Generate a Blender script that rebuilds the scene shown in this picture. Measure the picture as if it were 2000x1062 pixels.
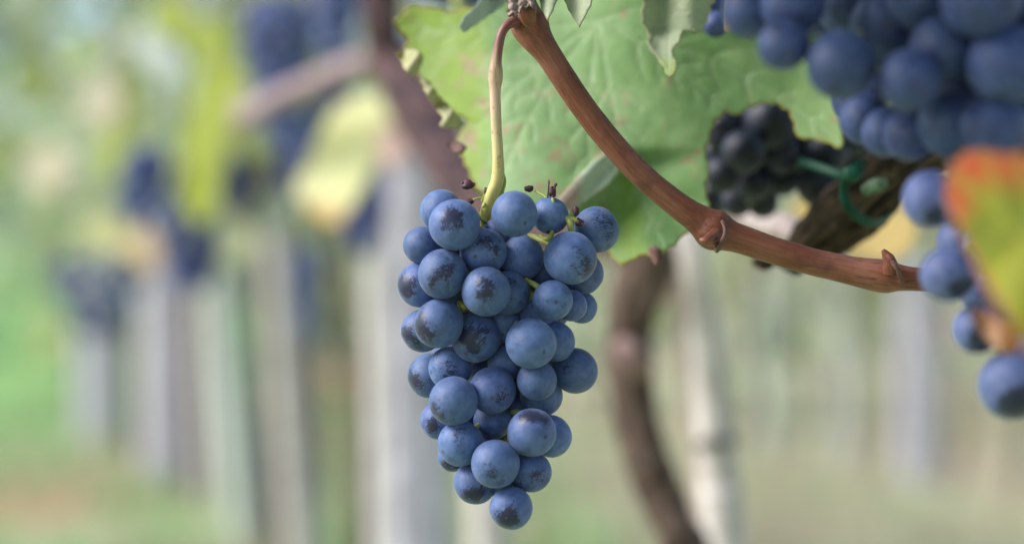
import bpy, bmesh, math, random
import numpy as np
from mathutils import Vector, Matrix, noise as mnoise
from mathutils.geometry import delaunay_2d_cdt

R = math.radians
scene = bpy.context.scene
COL = scene.collection
for o in list(bpy.data.objects):
    bpy.data.objects.remove(o)

# ------------------------------------------------------------------ camera
HC = 0.42                  # lens height above the ground, metres
FOCAL = 4237.0             # focal length in photo pixels (2000 px wide, 50 mm on APS-C)
PITCH = R(2.28)
FOCUS = 0.655
cam_data = bpy.data.cameras.new('camera')
cam_data.sensor_width = 23.6
cam_data.lens = 50
cam_data.clip_start = 0.02
cam_data.clip_end = 600
cam_data.dof.use_dof = True
cam_data.dof.focus_distance = FOCUS
cam_data.dof.aperture_fstop = 3.0
cam = bpy.data.objects.new('camera', cam_data)
COL.objects.link(cam)
cam.location = (0, 0, HC)
cam.rotation_euler = (R(90) + PITCH, 0, 0)
scene.camera = cam
FWD = Vector((0, math.cos(PITCH), math.sin(PITCH)))
UP = Vector((0, -math.sin(PITCH), math.cos(PITCH)))
RIGHT = Vector((1, 0, 0))
EYE = Vector((0, 0, HC))

def at(px, py, d):
    """the place d metres away that stands at photo pixel px, py"""
    return EYE + FWD * d + RIGHT * ((px - 1000) / FOCAL * d) + UP * (-(py - 531) / FOCAL * d)

# ------------------------------------------------------------------ light
SUN_EL, SUN_AZ = R(38), R(-100)      # azimuth measured from +Y (ahead) towards +X
world = bpy.data.worlds.new('World')
scene.world = world
world.use_nodes = True
wn = world.node_tree
sky = wn.nodes.new('ShaderNodeTexSky')
sky.sky_type = 'NISHITA'
sky.sun_disc = False
sky.sun_elevation = SUN_EL
sky.sun_rotation = SUN_AZ
sky.air_density = 1.0
sky.dust_density = 1.0
sky.ozone_density = 1.2
wn.nodes['Background'].inputs['Strength'].default_value = 0.062
wn.links.new(sky.outputs[0], wn.nodes['Background'].inputs['Color'])
sun_data = bpy.data.lights.new('sun', 'SUN')
sun_data.energy = 1.5
sun_data.angle = R(30)
sun_data.color = (1.0, 0.955, 0.93)
sun = bpy.data.objects.new('sun', sun_data)
COL.objects.link(sun)
sdir = Vector((math.sin(SUN_AZ) * math.cos(SUN_EL), math.cos(SUN_AZ) * math.cos(SUN_EL), math.sin(SUN_EL)))
sun.rotation_euler = sdir.to_track_quat('Z', 'Y').to_euler()
scene.view_settings.view_transform = 'Standard'
scene.view_settings.look = 'None'
scene.view_settings.gamma = 1
scene.view_settings.use_curve_mapping = False
scene.view_settings.exposure = 1.86
scene.cycles.use_denoising = True
scene.cycles.max_bounces = 8
scene.cycles.transparent_max_bounces = 4

# ------------------------------------------------------------------ materials
def new_mat(name):
    m = bpy.data.materials.new(name)
    m.use_nodes = True
    return m, m.node_tree, m.node_tree.nodes['Principled BSDF']

class NT:
    """short hand for wiring shader nodes"""
    def __init__(s, tree): s.t = tree
    def n(s, kind, **kw):
        nd = s.t.nodes.new(kind)
        for k, v in kw.items(): setattr(nd, k, v)
        return nd
    def put(s, sock, v):
        if isinstance(v, bpy.types.NodeSocket): s.t.links.new(v, sock)
        elif v is not None: sock.default_value = v
    def math(s, op, a, b=None, c=None, clamp=False):
        nd = s.n('ShaderNodeMath', operation=op, use_clamp=clamp)
        s.put(nd.inputs[0], a); s.put(nd.inputs[1], b); s.put(nd.inputs[2], c)
        return nd.outputs[0]
    def step(s, v, lo, hi, a=0.0, b=1.0):
        nd = s.n('ShaderNodeMapRange', interpolation_type='SMOOTHSTEP')
        s.put(nd.inputs['Value'], v); s.put(nd.inputs['From Min'], lo); s.put(nd.inputs['From Max'], hi)
        s.put(nd.inputs['To Min'], a); s.put(nd.inputs['To Max'], b)
        return nd.outputs[0]
    def mix(s, f, a, b):
        nd = s.n('ShaderNodeMix', data_type='RGBA')
        s.put(nd.inputs[0], f)
        for i, v in ((6, a), (7, b)):
            if isinstance(v, tuple) and len(v) == 3: v = v + (1,)
            s.put(nd.inputs[i], v)
        return nd.outputs[2]
    def noise(s, vec, scale, detail=2, rough=0.5, dist=0.0):
        nd = s.n('ShaderNodeTexNoise')
        s.put(nd.inputs['Vector'], vec); s.put(nd.inputs['Scale'], scale)
        s.put(nd.inputs['Detail'], detail); s.put(nd.inputs['Roughness'], rough); s.put(nd.inputs['Distortion'], dist)
        return nd.outputs[0]
    def attr(s, name, out='Vector'):
        return s.n('ShaderNodeAttribute', attribute_name=name).outputs[out]
    def vmul(s, v, k):
        nd = s.n('ShaderNodeVectorMath', operation='MULTIPLY')
        s.put(nd.inputs[0], v); nd.inputs[1].default_value = k
        return nd.outputs[0]
    def vadd(s, a, b):
        nd = s.n('ShaderNodeVectorMath', operation='ADD')
        s.put(nd.inputs[0], a); s.put(nd.inputs[1], b)
        return nd.outputs[0]
    def bump(s, h, strength, dist):
        nd = s.n('ShaderNodeBump')
        s.put(nd.inputs['Height'], h); nd.inputs['Strength'].default_value = strength; nd.inputs['Distance'].default_value = dist
        return nd.outputs[0]

def grape_material(name, bloom_a, bloom_b, skin, rub, bare_tint, sheen=0.16):
    m, t, p = new_mat(name)
    g = NT(t)
    co = g.n('ShaderNodeTexCoord').outputs['Object']
    rnd = g.n('ShaderNodeObjectInfo').outputs['Random']
    off = g.n('ShaderNodeCombineXYZ')
    t.links.new(g.math('MULTIPLY', rnd, 37.0), off.inputs[0])
    t.links.new(g.math('MULTIPLY', rnd, 91.0), off.inputs[1])
    t.links.new(g.math('MULTIPLY', rnd, 17.0), off.inputs[2])
    v = g.vadd(co, off.outputs[0])
    big = g.noise(v, 1.15, 2, 0.5)
    fine = g.noise(v, 5.5, 8, 0.68, 1.2)
    mott = g.noise(v, 2.6, 5, 0.6)
    # rubbed patches with ragged borders
    pa = g.n('ShaderNodeAttribute', attribute_type='OBJECT', attribute_name='patch').outputs['Vector']
    dt_ = g.n('ShaderNodeVectorMath', operation='DISTANCE'); t.links.new(co, dt_.inputs[0]); t.links.new(pa, dt_.inputs[1])
    amt = g.n('ShaderNodeAttribute', attribute_type='OBJECT', attribute_name='rubbed').outputs['Fac']
    patch = g.math('MULTIPLY', g.step(dt_.outputs['Value'], 0.10, 1.05, 1.0, 0.0), amt)
    rub_here = g.math('SUBTRACT', g.math('ADD', rub, g.math('MULTIPLY', rnd, -0.05)), g.math('MULTIPLY', patch, 0.34))
    rot = g.n('ShaderNodeVectorRotate', rotation_type='EULER_XYZ'); t.links.new(v, rot.inputs['Vector']); t.links.new(off.outputs[0], rot.inputs['Rotation'])
    streak = g.noise(g.vmul(rot.outputs[0], (2.2, 11.0, 4.0)), 1.0, 6, 0.7, 1.6)
    tex = g.math('ADD', g.math('MULTIPLY', g.math('SUBTRACT', fine, 0.5), 0.55), g.math('MULTIPLY', g.math('SUBTRACT', streak, 0.5), 0.95))
    s1 = g.math('ADD', big, tex)
    bare = g.step(g.math('SUBTRACT', s1, rub_here), 0.0, 0.04)
    # strokes where leaves and neighbours scratched the wax
    warp = g.n('ShaderNodeVectorMath', operation='MULTIPLY_ADD')
    nz = g.n('ShaderNodeTexNoise'); t.links.new(v, nz.inputs['Vector']); nz.inputs['Scale'].default_value = 2.2; nz.inputs['Detail'].default_value = 3
    t.links.new(nz.outputs['Color'], warp.inputs[0]); warp.inputs[1].default_value = (0.7, 0.7, 0.7); t.links.new(v, warp.inputs[2])
    vor = g.n('ShaderNodeTexVoronoi', feature='DISTANCE_TO_EDGE'); vor.inputs['Scale'].default_value = 4.2
    t.links.new(g.vmul(warp.outputs[0], (1.0, 2.3, 0.8)), vor.inputs['Vector'])
    line = g.step(vor.outputs['Distance'], 0.008, 0.04, 1.0, 0.0)
    gate = g.step(g.math('SUBTRACT', g.math('ADD', big, g.math('MULTIPLY', fine, 0.25)), g.math('SUBTRACT', rub_here, 0.03)), -0.02, 0.05)
    strokes = g.math('MULTIPLY', line, gate)
    # specks
    vs = g.n('ShaderNodeTexVoronoi'); vs.inputs['Scale'].default_value = 8.5
    t.links.new(v, vs.inputs['Vector'])
    sel = g.n('ShaderNodeSeparateColor'); t.links.new(vs.outputs['Color'], sel.inputs[0])
    sz = g.math('MULTIPLY', g.math('POWER', sel.outputs[0], 2.5), 0.15)
    speck = g.math('MULTIPLY', g.step(g.math('SUBTRACT', sz, vs.outputs['Distance']), 0.0, 0.035), 0.85)
    bare = g.math('MAXIMUM', bare, g.math('MULTIPLY', strokes, 0.85))
    bare = g.math('MAXIMUM', bare, speck)
    # the scar at the flower end (local -Z)
    sx = g.n('ShaderNodeSeparateXYZ'); t.links.new(co, sx.inputs[0])
    rad = g.math('SQRT', g.math('ADD', g.math('MULTIPLY', sx.outputs[0], sx.outputs[0]), g.math('MULTIPLY', sx.outputs[1], sx.outputs[1])))
    low = g.math('LESS_THAN', sx.outputs[2], 0.0)
    scar = g.math('MULTIPLY', g.step(rad, 0.025, 0.05, 1.0, 0.0), g.math('MULTIPLY', low, g.step(g.math('FRACT', g.math('MULTIPLY', rnd, 29.3)), 0.25, 0.6, 0.15, 1.0)))
    ring = g.math('MULTIPLY', g.step(g.math('ADD', rad, g.math('MULTIPLY', g.math('SUBTRACT', fine, 0.5), 0.25)), 0.05, 0.12, 0.85, 0.0), low)
    bare = g.math('MAXIMUM', bare, ring)
    bloom = g.mix(g.step(mott, 0.35, 0.68), bloom_a, bloom_b)
    thin = g.step(g.noise(v, 1.7, 6, 0.65), 0.48, 0.72, 0.0, 0.38)
    bloom = g.mix(thin, bloom, bare_tint)
    col = g.mix(g.math('MULTIPLY', bare, 0.93), bloom, skin)
    col = g.mix(scar, col, (0.16, 0.085, 0.05))
    hv = g.n('ShaderNodeHueSaturation')
    t.links.new(col, hv.inputs['Color'])
    t.links.new(g.math('ADD', 0.82, g.math('MULTIPLY', g.math('FRACT', g.math('MULTIPLY', rnd, 7.3)), 0.34)), hv.inputs['Value'])
    t.links.new(g.math('ADD', 0.490, g.math('MULTIPLY', g.math('FRACT', g.math('MULTIPLY', rnd, 13.7)), 0.012)), hv.inputs['Hue'])
    t.links.new(hv.outputs[0], p.inputs['Base Color'])
    t.links.new(g.math('SUBTRACT', 0.56, g.math('MULTIPLY', bare, 0.26)), p.inputs['Roughness'])
    t.links.new(g.math('SUBTRACT', 0.48, g.math('MULTIPLY', bare, 0.12)), p.inputs['Specular IOR Level'])
    p.inputs['Sheen Weight'].default_value = sheen
    p.inputs['Sheen Roughness'].default_value = 0.5
    p.inputs['Sheen Tint'].default_value = (0.75, 0.83, 1, 1)
    t.links.new(g.bump(g.math('SUBTRACT', fine, g.math('MULTIPLY', bare, 0.6)), 0.12, 0.05), p.inputs['Normal'])
    return m

M = {}
M['grape'] = grape_material('grape_bloom', (0.054, 0.092, 0.245), (0.088, 0.140, 0.325), (0.014, 0.013, 0.036), 0.775, (0.04, 0.058, 0.165))
M['grape_near'] = grape_material('grape_bloom_painted_shade', (0.026, 0.043, 0.145), (0.046, 0.070, 0.205), (0.015, 0.015, 0.04), 0.72, (0.035, 0.045, 0.14), 0.05)  # same grapes, bloom darkened so the colour carries the canopy's shade
M['grape_tail'] = grape_material('grape_lavender_bloom', (0.082, 0.115, 0.29), (0.14, 0.175, 0.38), (0.014, 0.014, 0.04), 0.72, (0.055, 0.065, 0.19))
M['grape_deep'] = grape_material('grape_shade_blackened', (0.005, 0.008, 0.024), (0.010, 0.015, 0.04), (0.004, 0.004, 0.009), 0.60, (0.008, 0.010, 0.02), 0.02)  # near-black colour paints in the shade behind the large leaf
def far_grape_material(name, a, b):
    m, t, p = new_mat(name)
    g = NT(t)
    co = g.n('ShaderNodeTexCoord').outputs['Object']
    t.links.new(g.mix(g.step(g.noise(co, 55, 4, 0.6), 0.36, 0.64), a, b), p.inputs['Base Color'])
    p.inputs['Roughness'].default_value = 0.55
    p.inputs['Sheen Weight'].default_value = 0.1
    return m
M['grape_far'] = far_grape_material('grape_far_bloom', (0.026, 0.044, 0.15), (0.068, 0.10, 0.28))
M['grape_far_pale'] = far_grape_material('grape_far_pale_bloom', (0.045, 0.066, 0.18), (0.09, 0.125, 0.28))
M['grape_far_dark'] = far_grape_material('grape_far_dark_bloom', (0.015, 0.024, 0.085), (0.034, 0.052, 0.16))

def tube_material(name, c1, c2, c3, along=60, across=900, rough=0.55, bump=0.3, bdist=0.0006, spec=0.35, dark=None, thr=0.55):
    """bark or stem: streaks that follow the tube (attribute tc = around, around, along)"""
    m, t, p = new_mat(name)
    g = NT(t)
    tc = g.attr('tc')
    st = g.vmul(tc, (across, across, along))
    a = g.noise(st, 1.0, 5, 0.6)
    b = g.noise(tc, 120, 3, 0.55)
    col = g.mix(g.step(a, 0.32, 0.68), c1, c2)
    col = g.mix(g.step(b, 0.45, 0.75), col, c3)
    big = g.noise(g.vmul(tc, (60, 60, 28)), 1.0, 4, 0.6)
    hv = g.n('ShaderNodeHueSaturation'); t.links.new(col, hv.inputs['Color']); t.links.new(g.step(big, 0.3, 0.7, 0.74, 1.22), hv.inputs['Value']); t.links.new(g.step(big, 0.35, 0.7, 1.08, 0.9), hv.inputs['Saturation'])
    col = hv.outputs[0]
    lent = g.noise(tc, 900, 2, 0.5)
    col = g.mix(g.step(lent, 0.66, 0.74, 0, 0.45), col, c2)
    if dark:
        cr = g.noise(g.vmul(tc, (across * 0.6, across * 0.6, along * 1.3)), 1.0, 8, 0.72, 0.8)
        col = g.mix(g.step(cr, thr, thr + 0.10), col, dark)
        a = g.math('SUBTRACT', a, g.step(cr, thr, thr + 0.1))
    t.links.new(col, p.inputs['Base Color'])
    p.inputs['Roughness'].default_value = rough
    p.inputs['Specular IOR Level'].default_value = spec
    t.links.new(g.bump(a, bump, bdist), p.inputs['Normal'])
    return m

M['cane'] = tube_material('cane_bark', (0.175, 0.055, 0.030), (0.25, 0.092, 0.052), (0.13, 0.040, 0.024), 45, 1500, 0.46, 0.45, 0.0007, 0.4, (0.075, 0.024, 0.016), 0.56)
M['cane_old'] = tube_material('cane_scale', (0.11, 0.05, 0.038), (0.21, 0.13, 0.11), (0.05, 0.022, 0.016), 300, 1500, 0.8, 0.5, 0.0008, 0.2)
M['bark'] = tube_material('old_bark', (0.050, 0.036, 0.025), (0.11, 0.08, 0.052), (0.030, 0.020, 0.015), 45, 420, 0.9, 0.9, 0.003, 0.15, (0.016, 0.012, 0.010), 0.50)
M['trunk'] = tube_material('trunk_bark', (0.10, 0.066, 0.053), (0.165, 0.12, 0.10), (0.065, 0.034, 0.022), 25, 160, 0.9, 0.9, 0.004, 0.15, (0.06, 0.04, 0.034), 0.56)
M['trunk_red'] = tube_material('young_bark', (0.14, 0.08, 0.075), (0.18, 0.115, 0.11), (0.13, 0.055, 0.045), 25, 160, 0.85, 0.7, 0.003, 0.2, (0.04, 0.028, 0.035), 0.46)
M['stake'] = tube_material('weathered_wood', (0.52, 0.48, 0.45), (0.64, 0.60, 0.57), (0.44, 0.39, 0.35), 12, 260, 0.85, 0.4, 0.002, 0.2, (0.36, 0.31, 0.24), 0.60)
M['concrete'] = tube_material('pale_concrete', (0.42, 0.395, 0.445), (0.50, 0.475, 0.53), (0.37, 0.35, 0.38), 40, 60, 0.95, 0.3, 0.002, 0.15, (0.34, 0.33, 0.34), 0.62)
M['concrete_bright'] = tube_material('white_concrete', (0.60, 0.545, 0.61), (0.68, 0.62, 0.69), (0.53, 0.485, 0.53), 40, 60, 0.95, 0.3, 0.002, 0.15, (0.46, 0.45, 0.48), 0.64)
M['stalk'] = tube_material('green_stalk', (0.36, 0.42, 0.10), (0.50, 0.52, 0.19), (0.33, 0.33, 0.10), 200, 900, 0.5, 0.2, 0.0003, 0.4)
M['dried'] = tube_material('dried_flower_end', (0.055, 0.018, 0.028), (0.10, 0.035, 0.05), (0.03, 0.012, 0.018), 700, 900, 0.55, 0.5, 0.0005, 0.4)
M['tie'] = tube_material('green_tape', (0.002, 0.036, 0.018), (0.003, 0.048, 0.024), (0.004, 0.07, 0.036), 300, 300, 0.55, 0.1, 0.0003, 0.2)
M['band'] = tube_material('dull_band', (0.10, 0.10, 0.09), (0.15, 0.15, 0.13), (0.07, 0.07, 0.06), 300, 300, 0.6, 0.1, 0.0003, 0.3)

def peduncle_material():
    m, t, p = new_mat('peduncle_skin')
    g = NT(t)
    tc = g.attr('tc')
    sx = g.n('ShaderNodeSeparateXYZ'); t.links.new(tc, sx.inputs[0])
    wob = g.math('ADD', sx.outputs[2], g.math('MULTIPLY', g.math('SUBTRACT', g.noise(g.vmul(tc, (900, 900, 90)), 1, 3), 0.5), 0.016))
    ramp = g.n('ShaderNodeValToRGB')
    t.links.new(g.math('DIVIDE', wob, 0.080), ramp.inputs[0])
    el = ramp.color_ramp.elements
    el[0].position, el[0].color = 0.0, (0.17, 0.055, 0.05, 1)
    el[1].position, el[1].color = 1.0, (0.50, 0.50, 0.14, 1)
    for pos, c in ((0.20, (0.24, 0.10, 0.085, 1)), (0.285, (0.46, 0.34, 0.20, 1)), (0.36, (0.60, 0.40, 0.30, 1)), (0.48, (0.55, 0.44, 0.25, 1)), (0.70, (0.56, 0.50, 0.17, 1))):
        e = el.new(pos); e.color = c
    sp = g.noise(tc, 420, 5, 0.65)
    col = g.mix(g.step(sp, 0.56, 0.70, 0, 0.7), ramp.outputs[0], (0.30, 0.14, 0.08))
    t.links.new(col, p.inputs['Base Color'])
    p.inputs['Roughness'].default_value = 0.5
    p.inputs['Subsurface Weight'].default_value = 0.12
    p.inputs['Subsurface Radius'].default_value = (0.002, 0.0015, 0.0008)
    t.links.new(g.bump(g.noise(g.vmul(tc, (1200, 1200, 80)), 1, 4), 0.25, 0.0005), p.inputs['Normal'])
    return m
M['peduncle'] = peduncle_material()

def leaf_material(name, c1, c2, vein, edge, tint, trans=0.38, rough=0.55, nscale=22.0, vein_amt=0.6, edge_w=0.5, spec=0.3, spots=0.0, tlo=0.25, thi=0.85):
    """attributes: vein (0..1 near a vein), rim (0..1 near the margin), tint (0..1 second pigment)"""
    m, t, p = new_mat(name)
    g = NT(t)
    co = g.n('ShaderNodeTexCoord').outputs['Object']
    n1 = g.noise(co, nscale, 5, 0.6)
    n2 = g.noise(co, nscale * 6, 6, 0.65)
    col = g.mix(g.step(n1, 0.34, 0.66), c1, c2)
    tn = g.math('ADD', g.attr('tint', 'Fac'), g.math('MULTIPLY', g.math('SUBTRACT', n1, 0.5), 0.7))
    col = g.mix(g.step(tn, tlo, thi), col, tint)
    col = g.mix(g.math('MULTIPLY', g.attr('vein', 'Fac'), vein_amt), col, vein)
    if spots:
        sp = g.noise(co, 130, 5, 0.7)
        where = g.noise(co, 17, 2)
        col = g.mix(g.math('MULTIPLY', g.step(g.math('ADD', sp, g.math('MULTIPLY', where, 0.45)), 0.80, 0.93), spots), col, (0.42, 0.26, 0.17))
        pale = g.noise(co, 42, 6, 0.7, 0.6)
        col = g.mix(g.step(pale, 0.52, 0.75, 0, 0.5), col, (0.44, 0.55, 0.345))
    rm = g.math('ADD', g.attr('rim', 'Fac'), g.math('MULTIPLY', g.math('SUBTRACT', n2, 0.5), 0.9))
    col = g.mix(g.step(rm, edge_w, edge_w + 0.45), col, edge)
    hv = g.n('ShaderNodeHueSaturation'); t.links.new(col, hv.inputs['Color'])
    t.links.new(g.step(n2, 0.3, 0.7, 0.90, 1.08), hv.inputs['Value'])
    t.links.new(hv.outputs[0], p.inputs['Base Color'])
    p.inputs['Roughness'].default_value = rough
    p.inputs['Specular IOR Level'].default_value = spec
    hgt = g.math('SUBTRACT', n2, g.math('MULTIPLY', g.attr('vein', 'Fac'), 0.9))
    t.links.new(g.bump(hgt, 0.35, 0.0012), p.inputs['Normal'])
    tr = g.n('ShaderNodeBsdfTranslucent'); t.links.new(hv.outputs[0], tr.inputs['Color'])
    ms = g.n('ShaderNodeMixShader'); ms.inputs[0].default_value = trans
    t.links.new(p.outputs[0], ms.inputs[1]); t.links.new(tr.outputs[0], ms.inputs[2])
    t.links.new(ms.outputs[0], t.nodes['Material Output'].inputs['Surface'])
    return m

def foliage_material(name, trans=0.4, rough=0.5):
    m, t, p = new_mat(name)
    g = NT(t)
    c = g.attr('pigment', 'Color')
    co = g.n('ShaderNodeTexCoord').outputs['Object']
    n = g.noise(co, 60, 3)
    hv = g.n('ShaderNodeHueSaturation'); t.links.new(c, hv.inputs['Color']); t.links.new(g.step(n, 0.3, 0.7, 0.85, 1.12), hv.inputs['Value'])
    t.links.new(hv.outputs[0], p.inputs['Base Color'])
    p.inputs['Roughness'].default_value = rough
    p.inputs['Specular IOR Level'].default_value = 0.35
    tr = g.n('ShaderNodeBsdfTranslucent'); t.links.new(hv.outputs[0], tr.inputs['Color'])
    ms = g.n('ShaderNodeMixShader'); ms.inputs[0].default_value = trans
    t.links.new(p.outputs[0], ms.inputs[1]); t.links.new(tr.outputs[0], ms.inputs[2])
    t.links.new(ms.outputs[0], t.nodes['Material Output'].inputs['Surface'])
    return m
M['foliage'] = foliage_material('vine_foliage')

def ground_material():
    m, t, p = new_mat('meadow_soil')
    g = NT(t)
    co = g.n('ShaderNodeTexCoord').outputs['Object']
    a = g.noise(co, 1.1, 5, 0.6)
    b = g.noise(co, 9, 6, 0.65)
    c = g.noise(g.vmul(co, (1, 0.5, 1)), 0.8, 3, 0.5)
    col = g.mix(g.step(a, 0.36, 0.62), (0.22, 0.40, 0.14), (0.43, 0.42, 0.26))
    col = g.mix(g.step(c, 0.48, 0.62), col, (0.42, 0.26, 0.15))
    gx = g.n('ShaderNodeSeparateXYZ'); t.links.new(co, gx.inputs[0])
    dry = g.math('ADD', gx.outputs[0], g.math('MULTIPLY', g.math('SUBTRACT', a, 0.5), 2.5))
    col = g.mix(g.step(dry, -0.1, 0.7, 0, 0.42), col, (0.56, 0.52, 0.39))
    col = g.mix(g.step(gx.outputs[0], -2.3, -1.6, 0.75, 0), col, (0.21, 0.47, 0.15))
    col = g.mix(g.step(b, 0.5, 0.75, 0, 0.5), col, (0.27, 0.45, 0.17))
    t.links.new(col, p.inputs['Base Color'])
    p.inputs['Roughness'].default_value = 0.95
    p.inputs['Specular IOR Level'].default_value = 0.1
    t.links.new(g.bump(b, 0.6, 0.05), p.inputs['Normal'])
    return m
M['ground'] = ground_material()

# ------------------------------------------------------------------ object helpers
def tag(o, label=None, cat=None, group=None, kind=None):
    if label: o['label'] = label
    if cat: o['category'] = cat
    if group: o['group'] = group
    if kind: o['kind'] = kind
    return o

def empty(name, loc, label, cat, group=None):
    o = bpy.data.objects.new(name, None)
    o.empty_display_size = 0.02
    o.location = loc
    COL.objects.link(o)
    return tag(o, label, cat, group)

def link_mesh(name, me, parent=None, loc=None):
    o = bpy.data.objects.new(name, me)
    COL.objects.link(o)
    if parent: o.parent = parent
    if loc is not None: o.location = loc
    return o

def mesh_obj(name, verts, faces, mat, parent=None, origin=None, attrs=None, smooth=True):
    """world-space verts; stored relative to the parent's place (or to origin)"""
    org = Vector(origin) if origin is not None else Vector((0, 0, 0))
    if parent is not None:
        org = parent.location.copy()
        if parent.parent: org = org + parent.parent.location
    me = bpy.data.meshes.new(name)
    me.from_pydata([tuple(Vector(v) - org) for v in verts], [], faces)
    if smooth:
        me.polygons.foreach_set('use_smooth', [True] * len(me.polygons))
    me.materials.append(mat)
    for k, (typ, dom, vals) in (attrs or {}).items():
        at_ = me.attributes.new(k, typ, dom)
        key = 'vector' if typ == 'FLOAT_VECTOR' else ('color' if 'COLOR' in typ else 'value')
        at_.data.foreach_set(key, np.asarray(vals, dtype=np.float32).ravel())
    me.update()
    o = link_mesh(name, me, parent)
    if parent is None: o.location = org
    return o

def catmull(pts, k=8):
    out = []
    n = len(pts)
    for i in range(n - 1):
        p0 = pts[max(i - 1, 0)]; p1 = pts[i]; p2 = pts[i + 1]; p3 = pts[min(i + 2, n - 1)]
        for j in range(k):
            t = j / k
            out.append(0.5 * ((2 * p1) + (p2 - p0) * t + (2 * p0 - 5 * p1 + 4 * p2 - p3) * t * t + (3 * p1 - p0 - 3 * p2 + p3) * t ** 3))
    out.append(pts[-1])
    return out

def tube(pts, radii, sides=16, k=8, rough=0.0, rscale=60.0, seed=0, flat=1.0, flat_dir=None, square=False):
    """swept, tapering tube; returns verts, faces, tc"""
    rows = [np.array((p.x, p.y, p.z, r)) for p, r in zip([Vector(p) for p in pts], radii)]
    rows = catmull(rows, k) if k > 1 else rows
    P = [Vector(r[:3]) for r in rows]; RR = [max(float(r[3]), 1e-5) for r in rows]
    verts, faces, tc = [], [], []
    T = [(P[min(i + 1, len(P) - 1)] - P[max(i - 1, 0)]).normalized() for i in range(len(P))]
    ref = Vector(flat_dir) if flat_dir else (Vector((0, 1, 0)) if abs(T[0].y) < 0.9 else Vector((1, 0, 0)))
    U = (ref - T[0] * ref.dot(T[0])).normalized()
    s = 0.0
    for i, (p, r) in enumerate(zip(P, RR)):
        if i:
            s += (p - P[i - 1]).length
            U = (U - T[i] * U.dot(T[i])).normalized()
        V = T[i].cross(U)
        for j in range(sides):
            a = 2 * math.pi * (j + 0.5) / sides
            ca, sa = math.cos(a), math.sin(a)
            rr = r
            if square:
                rr = r / max(abs(ca), abs(sa)) * 0.96
                rr = min(rr, r * 1.30)
            if rough:
                q = Vector((ca * r * rscale + seed * 7.1, sa * r * rscale, s * rscale * 0.45))
                rr *= 1 + rough * (mnoise.noise(q) + 0.5 * mnoise.noise(q * 2.3))
            verts.append(p + U * (ca * rr * flat) + V * (sa * rr))
            tc.append((ca * r, sa * r, s))
    n = len(P)
    for i in range(n - 1):
        for j in range(sides):
            a = i * sides + j; b = i * sides + (j + 1) % sides
            faces.append((a, b, b + sides, a + sides))
    for end, i in ((0, 0), (1, n - 1)):
        c = len(verts); verts.append(P[i]); tc.append((0, 0, 0 if end == 0 else s))
        for j in range(sides):
            a = i * sides + j; b = i * sides + (j + 1) % sides
            faces.append((b, a, c) if end == 0 else (a, b, c))
    return verts, faces, tc

class Bag:
    """several shapes gathered into ONE mesh"""
    def __init__(s): s.v, s.f, s.t = [], [], []
    def add(s, vft):
        n = len(s.v); s.v += vft[0]; s.f += [tuple(i + n for i in f) for f in vft[1]]; s.t += vft[2]
        return s
    def build(s, name, mat, parent=None, origin=None):
        return mesh_obj(name, s.v, s.f, mat, parent, origin, {'tc': ('FLOAT_VECTOR', 'POINT', s.t)})

def px_tube(spec, **kw):
    """spec rows: px, py, d, half width in photo pixels"""
    return tube([at(a, b, c) for a, b, c, w in spec], [w / FOCAL * c for a, b, c, w in spec], **kw)

def blob(c, r, stretch=(1, 1, 1), seed=0, amp=0.15, seg=10):
    verts, faces, tc = [], [], []
    rings = seg // 2 + 1
    for i in range(rings + 1):
        th = math.pi * i / rings
        for j in range(seg):
            ph = 2 * math.pi * j / seg
            d = Vector((math.sin(th) * math.cos(ph), math.sin(th) * math.sin(ph), math.cos(th)))
            k = 1 + amp * mnoise.noise(d * 1.7 + Vector((seed * 3.3, 0, 0)))
            verts.append(Vector(c) + Vector((d.x * stretch[0], d.y * stretch[1], d.z * stretch[2])) * r * k)
            tc.append(tuple(d * r))
    for i in range(rings):
        for j in range(seg):
            a = i * seg + j; b = i * seg + (j + 1) % seg
            faces.append((a, a + seg, b + seg, b))
    return verts, faces, tc

# ------------------------------------------------------------------ grapes
def grape_mesh(name, mat, seed, u=44, w=28):
    verts, faces = [], []
    for i in range(w + 1):
        th = math.pi * i / w
        if i == 0 or i == w:
            z = 1.03 if i == 0 else -1.0
            verts.append((0, 0, z)); continue
        for j in range(u):
            ph = 2 * math.pi * j / u
            d = Vector((math.sin(th) * math.cos(ph), math.sin(th) * math.sin(ph), math.cos(th)))
            k = 1 + 0.022 * mnoise.noise(d * 1.1 + Vector((seed * 5.0, 2.0, 0)))
            q = math.pi - th
            if q < 0.34: k -= 0.020 * math.exp(-((q - 0.17) / 0.09) ** 2)
            if q < 0.08: k += 0.012
            verts.append((d.x * k, d.y * k, d.z * k * 1.03))
    def idx(i, j): return 1 + (i - 1) * u + j % u
    last = len(verts) - 1
    for j in range(u):
        faces.append((0, idx(1, j), idx(1, j + 1)))
        faces.append((last, idx(w - 1, j + 1), idx(w - 1, j)))
        for i in range(1, w - 1):
            faces.append((idx(i, j), idx(i + 1, j), idx(i + 1, j + 1), idx(i, j + 1)))
    me = bpy.data.meshes.new(name)
    me.from_pydata(verts, [], faces)
    me.polygons.foreach_set('use_smooth', [True] * len(me.polygons))
    me.materials.append(mat); me.update()
    return me

def aim(down, spin):
    """rotation that turns local -Z to the direction 'down'"""
    q = (-Vector(down)).to_track_quat('Z', 'Y')
    return (q.to_matrix() @ Matrix.Rotation(spin, 3, 'Z')).to_euler()

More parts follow.
